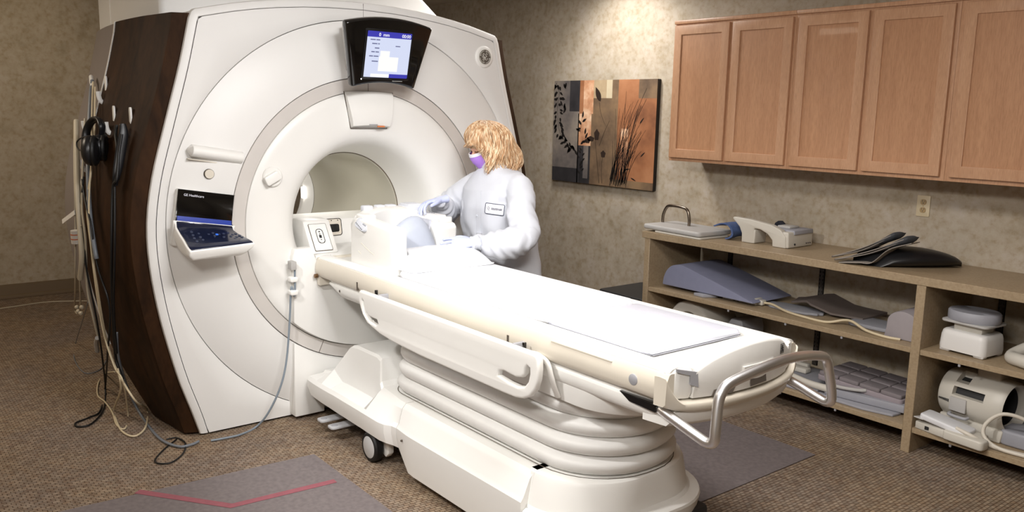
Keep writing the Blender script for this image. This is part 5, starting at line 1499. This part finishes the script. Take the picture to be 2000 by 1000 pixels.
t = thing('round_coil', (.66, 2.2, ZL), 'pale round coil half hidden on the bottom shelf behind the table', 'round coil')
b = bmesh.new(); lathe(b, [(.10, 1.99), (.16, 1.985), (.17, 2.0), (.17, 2.28), (.155, 2.30), (.10, 2.30), (.095, 2.28), (.095, 2.0), (.10, 1.99)], 'y', (.66, 0, ZL+.175), 36, cap=False); finish(b, 'coil_drum', OFFW, t, 50)
b = bmesh.new(); bx(b, .56, .76, 2.02, 2.28, ZL+.001, ZL+.03, .006, 2); finish(b, 'coil_base', GREYP, t)
t = thing('pale_box_coil', (.95, 2.2, ZL), 'pale boxy coil on the bottom shelf right of the round coil', 'coil')
b = bmesh.new(); prism(b, [(.86, 0), (.86, .2), (.90, .26), (.98, .26), (1.0, .2), (1.0, 0)], 'y', 2.12, 2.34, .01, 3, Matrix.Translation((0, 0, ZL+.001))); finish(b, 'coil_body', GREYP, t)
b = bmesh.new(); bx(b, .88, .98, 2.112, 2.121, ZL+.06, ZL+.16, .003, 1); finish(b, 'coil_window', DKG, t)
# ---- right bay, middle shelf
t = thing('round_top_coil', (2.42, 2.0, ZM), 'white boxy coil with a round grey top, at the left of the right bay', 'knee coil')
M = rotM((2.405, 2.035, ZM+.001), -6)
b = bmesh.new()
loft(b, [[(p[0], p[1], z) for p in rrect(.235*s, .20*s, .03, 5)] for z, s in ((.012, .985), (.03, 1), (.085, .97), (.105, .93), (.112, .86))]); 
for dx in (-.085, .085):
    for dy in (-.07, .07): bx(b, dx-.025, dx+.025, dy-.02, dy+.02, 0, .02, .004, 1)
bmesh.ops.transform(b, matrix=M, verts=b.verts); finish(b, 'coil_base', mat('coil_white', (.86, .85, .84), .45), t, 50)
b = bmesh.new(); bx(b, -.07, .075, -.055, .055, .108, .158, .010, 2, M); finish(b, 'coil_neck', OFFW, t)
b = bmesh.new(); prism(b, rrect(.235, .20, .03, 5), 'z', .150, .162, .004, 2, M); finish(b, 'coil_plate', CUSH, t)
b = bmesh.new(); lathe(b, [(0, .162), (.118, .162), (.122, .168), (.122, .205), (.116, .212), (0, .214)], 'z', (0, 0, 0), 40, M=M @ Matrix.Diagonal((1, .86, 1, 1))); finish(b, 'grey_top', LGREY, t, 50)
t = thing('loop_coil', (2.85, 2.1, ZM), 'large white hoop-shaped coil on the right bay shelf, cut by the photo edge', 'loop coil')
b = bmesh.new()
lp = [(2.60, 2.02, ZM+.032), (2.66, 1.955, ZM+.034), (2.80, 1.92, ZM+.034), (2.98, 1.93, ZM+.034), (3.06, 2.0, ZM+.034), (3.07, 2.15, ZM+.08), (3.0, 2.28, ZM+.15), (2.86, 2.30, ZM+.16), (2.74, 2.24, ZM+.13), (2.65, 2.13, ZM+.075)]
tube(b, lp, .030, 14, 6, cyc=True, flat=1.05); finish(b, 'hoop', OFFW, t, 60)
b = bmesh.new(); bx(b, 2.78, 2.90, 2.20, 2.30, ZM+.001, ZM+.12, .015, 3); finish(b, 'hoop_support', CUSH, t)
b = bmesh.new(); bx(b, 2.75, 2.95, 2.34, 2.395, ZM+.001, ZM+.27, .01, 2); one(b, 'dark_back_panel', mat('dark_panel', (.16, .14, .13), .7), 'dark upright panel standing at the back of the right bay shelf', 'panel')
# ---- right bay, lower shelf: drum shaped head coil
t = thing('drum_head_coil', (2.50, 2.13, ZL), 'large off-white drum-shaped head coil with dark windows on the bottom right shelf', 'head coil')
MD = Matrix.Translation((2.455, 2.12, ZL+.165)) @ Matrix.Rotation(radians(-8), 4, 'Z')
DR = .128
b = bmesh.new()
lathe(b, [(.105, -.15), (.118, -.165), (DR, -.15), (DR+.004, -.10), (DR+.004, .10), (DR, .15), (.118, .165), (.105, .15), (.100, .13), (.100, -.13), (.105, -.15)], 'x', (0, 0, 0), 48, M=MD, cap=False)
cut = bmesh.new(); bx(cut, -.085, .075, -.20, -.07, .020, .062, .0, 1, MD); b = boolean(b, cut)
cut = bmesh.new(); bx(cut, -.085, -.02, -.14, -.03, .082, .16, .0, 1, MD); b = boolean(b, cut)
finish(b, 'drum', OFFW, t, 40)
b = bmesh.new(); lathe(b, [(.098, -.12), (.098, .12)], 'x', (0, 0, 0), 36, M=MD, cap=False); finish(b, 'drum_lining', DKG, t, 60)
b = bmesh.new(); bx(b, -.02, .10, -.045, .07, .115, .205, .012, 3, MD); finish(b, 'coil_tower', mat('tower_beige', (.66, .62, .56), .5), t)
b = bmesh.new(); bx(b, -.09, -.003, -.140, -.128, -.060, .010, .004, 2, MD); finish(b, 'front_plate', CUSH, t)
b = bmesh.new(); tube(b, [(-.085, -.128, -.078), (-.075, -.150, -.080), (.0, -.150, -.080), (.01, -.128, -.078)], .008, 8, 4, M=MD); finish(b, 'front_handle', GREYP, t, 60)
b = bmesh.new(); prism(b, [(-.15, -.165), (.16, -.165), (.17, -.10), (-.16, -.10)], 'y', -.10, .10, .01, 2, MD); finish(b, 'drum_base', OFFW, t)
b = bmesh.new()
for i in range(7): bx(b, -.150+.008*i, -.145+.008*i, -.1335, -.1315, -.018-.001*i, -.010, 0, 1, MD)
finish(b, 'drum_lettering', DKG, t, 0)
t = thing('hinged_flat_coil', (2.33, 1.94, ZL), 'white hinged flat coil hanging over the front of the bottom right shelf', 'flat coil')
b = bmesh.new(); prism(b, [(2.245, 1.875), (2.40, 1.845), (2.52, 1.835), (2.56, 1.90), (2.56, 1.97), (2.25, 1.975)], 'z', ZL+.001, ZL+.040, .006, 2); finish(b, 'coil_frame', OFFW, t)
b = bmesh.new(); bx(b, 2.30, 2.40, 1.86, 1.87, ZL+.012, ZL+.030, .001, 1, ); finish(b, 'frame_slot', DKG, t)
b = bmesh.new(); prism(b, rrect(.24, .11, .02, 4), 'z', 0, .030, .008, 3, Matrix.Translation((2.385, 1.91, ZL+.045)) @ Matrix.Rotation(radians(8), 4, 'Y')); finish(b, 'coil_lid', mat('coil_white2', (.84, .84, .85), .45), t, 50)
b = bmesh.new(); prism(b, [(2.24, 1.86), (2.29, 1.85), (2.33, 1.88), (2.26, 1.90)], 'z', ZL+.060, ZL+.066, .002, 1); finish(b, 'lid_tab', CUSH, t)
b = bmesh.new(); prism(b, rrect(.20, .07, .02, 4), 'z', 0, .045, .008, 3, Matrix.Translation((2.50, 1.855, ZL+.003)) @ Matrix.Rotation(radians(-6), 4, 'Z')); finish(b, 'coil_wing', OFFW, t, 50)
b = bmesh.new(); tube(b, [(2.45, 1.865, ZL+.065), (2.52, 1.86, ZL+.052), (2.60, 1.895, ZL+.018), (2.70, 1.915, ZL+.010), (2.79, 1.96, ZL+.012), (2.80, 2.0, ZL+.06), (2.72, 1.99, ZL+.15), (2.62, 1.95, ZL+.17), (2.56, 1.92, ZL+.11), (2.565, 1.905, ZL+.05), (2.64, 1.90, ZL+.014), (2.80, 1.92, ZL+.010)], .0095, 10, 6); finish(b, 'cable', mat('cable_cream', (.80, .77, .72), .45), t, 60)
b = bmesh.new(); prism(b, rrect(.20, .22, .04, 5, 2.685, 2.11), 'z', ZL+.001, ZL+.075, .012, 3); one(b, 'grey_block_pad', LGREY, 'grey rounded pad on the bottom right shelf inside the cable loop', 'pad', 50)
b = bmesh.new(); prism(b, [(2.80, 0), (2.84, .19), (2.90, .235), (3.10, .235), (3.12, 0)], 'y', 2.02, 2.30, .01, 2, Matrix.Translation((0, 0, ZL+.001))); o = one(b, 'taupe_wedge_pad', mat('wedge_taupe', (.52, .50, .51), .7), 'taupe wedge pad with sloped side, at the photo edge on the bottom right shelf', 'wedge pad')
b = bmesh.new(); prism(b, [(-.001, 0), (.04, .0), (.04, .018), (-.001, .018)], 'y', 0, .01, 0); b.free()
# ---- dark bin left of the shelves
t = thing('dark_bin', (.13, 2.2, 0), 'dark grey lidded bin on the floor left of the shelving unit', 'bin')
b = bmesh.new(); loft(b, [[(p[0], p[1], z) for p in rrect(w, d, .03, 4, .09, 2.17)] for z, w, d in ((.001, .38, .38), (.395, .44, .44))]); finish(b, 'bin_body', DKG, t)
b = bmesh.new(); prism(b, rrect(.47, .47, .035, 5, .09, 2.175), 'z', .396, .428, .01, 3); finish(b, 'bin_lid', DKG, t)
# ================================================================== FLOOR MATS, CABLES
MAT_ = bpy.data.materials.new('frosted_mat'); g = G(MAT_)
tc = g.n('ShaderNodeTexCoord').outputs['Object']; n = g.n('ShaderNodeTexNoise', i_Scale=45, i_Detail=3); g.l(tc, n.inputs['Vector'])
g.l(g.ramp(n.outputs['Fac'], [(.35, (.475, .44, .445)), (.65, (.53, .495, .495))]), g.b.inputs['Base Color']); g.b.inputs['Roughness'].default_value = .55; g.b.inputs['Alpha'].default_value = .72
b = bmesh.new(); prism(b, [(.50, -.592), (3.2, -.592), (3.2, -2.1), (.42, -2.1)], 'z', .001, .004, .001, 1)
m1 = finish(b, 'floor_mat', MAT_, None); tag(m1, 'frosted grey floor mat with a red V mark, in front of the scanner at left', 'floor mat')
b = bmesh.new(); prism(b, [(.62, .47), (1.965, .47), (1.965, 1.445), (.62, 1.445)], 'z', .001, .004, .001, 1)
tag(finish(b, 'floor_mat', MAT_, None), 'plain frosted grey floor mat behind the table, towards the shelves', 'floor mat')
RED = mat('red_tape', (.58, .33, .37), .7, noise=.15, nscale=30)
b = bmesh.new()
P0, P1, P2 = at(268, 962, 'z', 0), at(452, 990, 'z', 0), at(655, 941, 'z', 0)
def strip(b, a, c, w):
    d = (c-a).normalized(); nn = Vector((-d.y, d.x, 0))*w; 
    prism(b, [tuple((p)[:2]) for p in (a-nn, c-nn, c+nn, a+nn)], 'z', .0045, .0052, 0)
d1 = (P1-P0).normalized(); d2 = (P2-P1).normalized(); w = .019
n1_, n2_ = Vector((-d1.y, d1.x, 0))*w, Vector((-d2.y, d2.x, 0))*w; mid = (n1_+n2_).normalized()*w/max(.3, (n1_+n2_).normalized().dot(n1_.normalized()))
prism(b, [tuple(p[:2]) for p in (P0-n1_, P1-mid, P2-n2_, P2+n2_, P1+mid, P0+n1_)], 'z', .0046, .0054, 0)
tag(finish(b, 'red_mark', RED, None, 0), 'faded red V-shaped tape mark stuck on the left floor mat', 'tape mark')
def sy(x, z, off=0): return -(hw(z)+bul(x))-off
def yat(px, py, off):
    """point on the scanner side skin seen at this pixel"""
    y = -1.25; 
    for _ in range(12):
        p = at(px, py, 'y', y); y = .5*y+.5*sy(min(p.x, -.08), min(max(p.z, 0), 2.1), off)
    return at(px, py, 'y', y)
def cable(pix, r, m, label, off=.03, name='hanging_cable', group=None, floor=()):
    b = bmesh.new(); P_ = []
    for i, q in enumerate(pix):
        if len(q) == 3 and q[2] == 'f': P_.append(at(q[0], q[1], 'z', r+.002))
        else: P_.append(yat(q[0], q[1], q[2] if len(q) == 3 else off))
    for p in P_: p.z = max(p.z, r+.001)
    tube(b, P_, r, 8, 6); return tag(finish(b, name, m, None, 60), label, 'cable', group)
BLKC = mat('black_cable', (.05, .05, .055), .5); WHC = mat('white_cable', (.72, .68, .60), .55); BRNC = mat('tan_cable', (.50, .44, .36), .6)
# thick white hoses of the respiratory set at the far left
cable([(149, 236, .07), (150, 300, .06), (152, 380, .06), (156, 440, .06), (160, 500, .07), (157, 545, .08)], .014, WHC, 'thick white hose hanging from the leftmost hook, ending above the baseboard', name='thick_hose')
cable([(145, 240, .06), (145, 320, .05), (147, 420, .05), (147, 560, .06), (146, 605, .06), (154, 612, .06), (157, 590, .06), (156, 540, .07), (158, 440, .06)], .0045, WHC, 'thin white cable looping down beside the thick hose at far left')
cable([(166, 232, .05), (163, 300, .05), (160, 400, .05), (167, 470, .05), (170, 560, .05), (182, 620, .06), (192, 660, .06)], .006, WHC, 'white cable hanging left of the black headphones down towards the floor')
cable([(182, 160, .04), (180, 220, .04), (178, 330, .04), (170, 400, .04), (178, 480, .05), (190, 560, .06), (205, 650, .07), (224, 714, .09), (262, 780, .12), (287, 800, 'f'), (284, 835, 'f'), (262, 852, 'f'), (238, 842, 'f'), (226, 818, 'f'), (222, 800, 'f'), (236, 760, .12), (230, 720, .10)], .0055, BEIGEC, 'beige cable ending in the largest loop on the carpet beside the dark panel')
cable([(186, 170, .04), (184, 260, .04), (176, 350, .04), (174, 430, .05), (182, 520, .06), (200, 640, .08), (223, 715, .10), (240, 745, .12), (250, 810, 'f'), (244, 837, 'f'), (228, 830, 'f'), (219, 805, 'f'), (205, 785, 'f'), (191, 772, 'f'), (192, 748, 'f'), (205, 730, 'f'), (224, 726, .10)], .0045, BEIGEC, 'beige cable ending in the smaller double loop left of the largest loop')
cable([(164, 345, .05), (158, 400, .05), (163, 450, .05), (168, 520, .06), (188, 620, .07), (200, 700, .08), (206, 760, .10), (202, 800, 'f'), (178, 828, 'f'), (152, 833, 'f'), (148, 826, 'f'), (175, 815, 'f'), (196, 802, 'f'), (206, 770, .10), (210, 690, .08), (214, 600, .06), (190, 520, .05), (178, 440, .05), (168, 400, .05), (160, 350, .05)], .005, BLKC, 'black headphone cable dropping to a flat loop on the carpet at left')
cable([(238, 262, .05), (232, 300, .045), (228, 350, .04), (220, 370, .04), (218, 470, .04), (218, 560, .04), (222, 640, .05), (226, 700, .06), (240, 740, .08)], .007, BLKC, 'black cable hanging straight down the dark wood panel from the right hook')
cable([(224, 365, .04), (224, 480, .035), (222, 600, .04), (228, 690, .06)], .006, BLKC, 'second black cable close beside the straight one on the dark wood panel')
cable([(228, 650, .04), (232, 700, .05), (250, 760, .05), (275, 820, .05), (310, 855, 'f'), (348, 872, 'f'), (375, 868, 'f'), (388, 862, 'f')], .007, GREYC, 'grey cable running along the foot of the dark panel')
cable([(325, 858, 'f'), (345, 855, 'f'), (362, 866, 'f'), (358, 885, 'f'), (335, 903, 'f'), (310, 905, 'f'), (303, 898, 'f'), (320, 878, 'f'), (345, 858, 'f')], .004, BLKC, 'small thin black loop lying on the carpet by the front corner of the scanner')
cable([(172, 590, .05), (160, 630, .06), (148, 670, 'f'), (145, 700, 'f'), (165, 728, 'f'), (195, 722, 'f'), (210, 700, 'f')], .003, GREYC, 'thin grey cable curling on the carpet behind the hanging bundle')
b = bmesh.new(); tube(b, [at(-30, 610, 'z', .004), at(0, 603, 'z', .004), at(40, 597, 'z', .004), at(90, 590, 'z', .004), at(145, 588, 'z', .004), at(175, 588, 'z', .004)], .005, 8, 4); tag(finish(b, 'thin_cable', WHC, None, 60), 'thin pale cable lying on the carpet along the back baseboard', 'cable')
# cable tie wrap with orange stripes and a paper tag
b = bmesh.new(); a = yat(147, 450, .055); c = yat(149, 475, .055); tube(b, [a, c], .024, 14, 1, flat=.8)
o = finish(b, 'tape_wrap', mat('wrap_white', (.78, .76, .73), .6), None, 60); tag(o, 'white tape wrap with orange stripes binding the leftmost cables', 'tape wrap')
for k in (.25, .6):
    b = bmesh.new(); p = a.lerp(c, k); tube(b, [p, p+(c-a).normalized()*.006], .0248, 14, 1, flat=.8); finish(b, 'orange_stripe', mat('stripe_orange', (.75, .42, .28), .6), o, 60)
b = bmesh.new(); p0 = yat(146, 415, .06); p1 = at(122, 433, 'y', p0.y); dd = (p1-p0); nn = Vector((0, 0, 1)).cross(dd).normalized()*.002; up = dd.cross(nn).normalized()*.012
loft(b, [[p-up-nn, p+up-nn, p+up+nn, p-up+nn] for p in (p0, p1)]); tag(finish(b, 'paper_tag', W, None, 0), 'white tag sticking out left from the cable bundle', 'tag')
# grey coiled lead bundle (two strands) & white plug at top of it
cable([(180, 158, .035), (177, 190, .04), (174, 250, .04), (172, 330, .04), (176, 420, .04), (186, 490, .05), (189, 505, .05)], .011, GREYC, 'grey hose hanging from the top hook behind the headphones', name='grey_hose')
cable([(178, 150, .03), (179, 158, .035), (180, 170, .035)], .012, W, 'white connector plugged in at the top of the grey hose', name='white_plug')
cable([(190, 660, .07), (188, 670, .07), (190, 686, .07)], .012, CUSH, 'small white plug dangling low at the left of the bundle', name='dangling_plug')
b = bmesh.new(); P_ = [yat(150, 600, .06), yat(153, 608, .07), yat(160, 600, .06), yat(158, 612, .07)]
for i, p in enumerate(P_): ell(b, p, (.016, .014, .014), 10, 8)
tag(finish(fuse(b, .004, 2), 'connector_cluster', WHC, None, 60), 'pale cluster of plugs at the lower end of the leftmost thin cable', 'connector')
# headphones
t = thing('headphones', tuple(yat(180, 300, .06)), 'black over-ear headphones hanging from a white hook on the scanner side', 'headphones')
hc = yat(182, 262, .07)
b = bmesh.new(); P_ = [yat(166, 285, .07), yat(168, 262, .075), yat(174, 244, .075), yat(184, 233, .07), yat(194, 234, .065), yat(199, 246, .06), yat(199, 262, .045), yat(196, 285, .03)]
tube(b, P_, .020, 12, 6, flat=.55); finish(b, 'headband', BLKV, t, 60)
for i, (px, py, of, s) in enumerate(((176, 294, .10, 1), (196, 288, .035, .9))):
    c = yat(px, py, of); b = bmesh.new()
    M = Matrix.Translation(c) @ Matrix.Rotation(radians(-25), 4, 'Z')
    ell(b, (0, 0, 0), (.052*s*1.5, .040, .056*s*1.35), 22, 16, M); e = finish(b, 'ear_cup', BLKV, t, 60)
    b = bmesh.new(); M2_ = M @ Matrix.Translation((0, .02, 0)); tube(b, [(.062*s*cos(a), 0, .062*s*sin(a)) for a in [2*pi*k/16 for k in range(16)]], .014, 8, 1, cyc=True, M=M2_); finish(b, 'ear_cushion', RUB, e, 60)
b = bmesh.new(); tube(b, [yat(163, 296, .09), yat(152, 290, .09), yat(150, 278, .09), yat(158, 270, .09), yat(172, 267, .095), yat(192, 270, .09)], .004, 8, 5); finish(b, 'microphone_arm', BLKC, t, 60)
# black strap on the right hook
t = thing('black_strap', tuple(yat(232, 270, .05)), 'black padded strap hanging from the right white hook on the dark wood panel', 'strap')
b = bmesh.new(); P_ = [yat(240, 242, .05), yat(241, 262, .04), yat(235, 300, .035), yat(228, 340, .035), yat(224, 362, .03)]
tube(b, P_, .022, 12, 6, flat=.35, rf=lambda k: .014+.010*sin(pi*min(1, k*1.1))); finish(b, 'padded_strap', BLKV, t, 60)
b = bmesh.new(); tube(b, [yat(228, 244, .055), yat(226, 262, .05), yat(229, 290, .045), yat(227, 330, .04), yat(222, 368, .035)], .008, 10, 6); finish(b, 'strap_loop', BLKC, t, 60)
# blue-grey tube hooked on the dock, sagging to the floor
b = bmesh.new(); P_ = [Vector((.06, -.475, .84)), Vector((.06, -.478, .70)), at(569, 560, 'x', .05), at(566, 620, 'x', .05), at(560, 700, 'x', .06), at(548, 755, 'x', .07), at(524, 806, 'x', .05), at(500, 834, 'z', .008), at(470, 849, 'z', .007), at(440, 856, 'z', .007), at(412, 861, 'z', .007)]
for p in P_: p.z = max(p.z, .008)
tube(b, P_, .0055, 10, 6); t = thing('grey_tube', tuple(P_[0]), 'blue-grey tube clipped to the dock corner and sagging to the floor', 'tube'); finish(b, 'tube_line', mat('tube_bluegrey', (.50, .54, .58), .35), t, 60)
for i, zz_ in enumerate((.865, .79, .72)):
    b = bmesh.new(); 
    if i == 0: prism(b, rrect(.03, .045, .005, 3, -.486, zz_), 'x', .03, .075, .004, 2); m_ = CUSH
    else: prism(b, rrect(.045, .028, .01, 4, -.482, zz_), 'x', .028, .072, .005, 2); m_ = W
    finish(b, 'tube_clip', m_, t, 50)
# ================================================================== CAMERA + LIGHT
cd = bpy.data.cameras.new('camera'); cam = bpy.data.objects.new('camera', cd); COL.objects.link(cam)
M = Matrix((RT, UP, -FW)).transposed().to_4x4(); M.translation = CAM
cam.matrix_world = M
cd.sensor_width = 36; cd.lens = CF/2000*36; cd.clip_start = .05; cd.clip_end = 60
SC.camera = cam
w = bpy.data.worlds.new('world'); SC.world = w; w.use_nodes = True
w.node_tree.nodes['Background'].inputs[0].default_value = (.9, .85, .8, 1); w.node_tree.nodes['Background'].inputs[1].default_value = .12
SC.view_settings.view_transform = 'Standard'; SC.view_settings.look = 'None'; SC.view_settings.exposure = 0; SC.view_settings.gamma = 1
def area(name, loc, to, sx, sy, power, col, spread=180):
    l = bpy.data.lights.new(name, 'AREA'); l.shape = 'RECTANGLE'; l.size = sx; l.size_y = sy; l.energy = power; l.color = col; l.spread = radians(spread)
    o = bpy.data.objects.new(name, l); COL.objects.link(o); o.location = loc
    o.rotation_euler = (Vector(to)-Vector(loc)).to_track_quat('-Z', 'Y').to_euler(); return o
def spot(name, loc, to, power, col, ang, blend=.5, r=.05):
    l = bpy.data.lights.new(name, 'SPOT'); l.energy = power; l.color = col; l.spot_size = radians(ang); l.spot_blend = blend; l.shadow_soft_size = r
    o = bpy.data.objects.new(name, l); COL.objects.link(o); o.location = loc
    o.rotation_euler = (Vector(to)-Vector(loc)).to_track_quat('-Z', 'Y').to_euler(); return o
NEU = (1, .965, .92); WRM = (1, .86, .68); COOL = (.93, .96, 1)
spot('table_spot', (1.6, -2.35, 2.62), (1.25, 0, .75), 200, (1, .985, .96), 62, .6, .09)
spot('gantry_spot', (2.4, -.9, 2.64), (0, -.1, 1.2), 150, (.985, .98, 1), 80, .8, .15)
spot('wall_spot', (-.38, 1.80, 2.66), (-.38, 2.43, 2.0), 46, (1, .98, .965), 105, .75, .06)
area('ceiling_panel', (2.6, -.4, 2.66), (2.6, -.4, 0), 1.2, .6, 60, NEU)
area('ceiling_panel_b', (-1.6, -2.6, 2.66), (-1.6, -2.6, 0), 1.2, .6, 34, WRM)
area('table_base_fill', (3.6, -2.6, 2.66), (2.0, -.8, 0), 1.2, .6, 95, NEU)  # added fill light that brightens the near side of the table base
area('right_wall_fill', (-.3, 1.5, 2.66), (-.3, 1.5, 0), .6, .6, 26, NEU)  # added fill, lifts the right wall beside the scanner
spot('back_wall_fill', (-2.6, -1.1, 2.64), (-4.1, -1.25, 2.1), 26, (1, .84, .60), 95, .9, .1)  # warm fill added to brighten the back wall
area('bore_lamp_light', (-.75, 0, 1.36), (-.75, 0, .9), .5, .12, 2.0, NEU)
area('rear_bore_lamp_light', (-1.6, -.05, 1.34), (-1.6, .2, .9), .2, .1, 1.6, NEU)
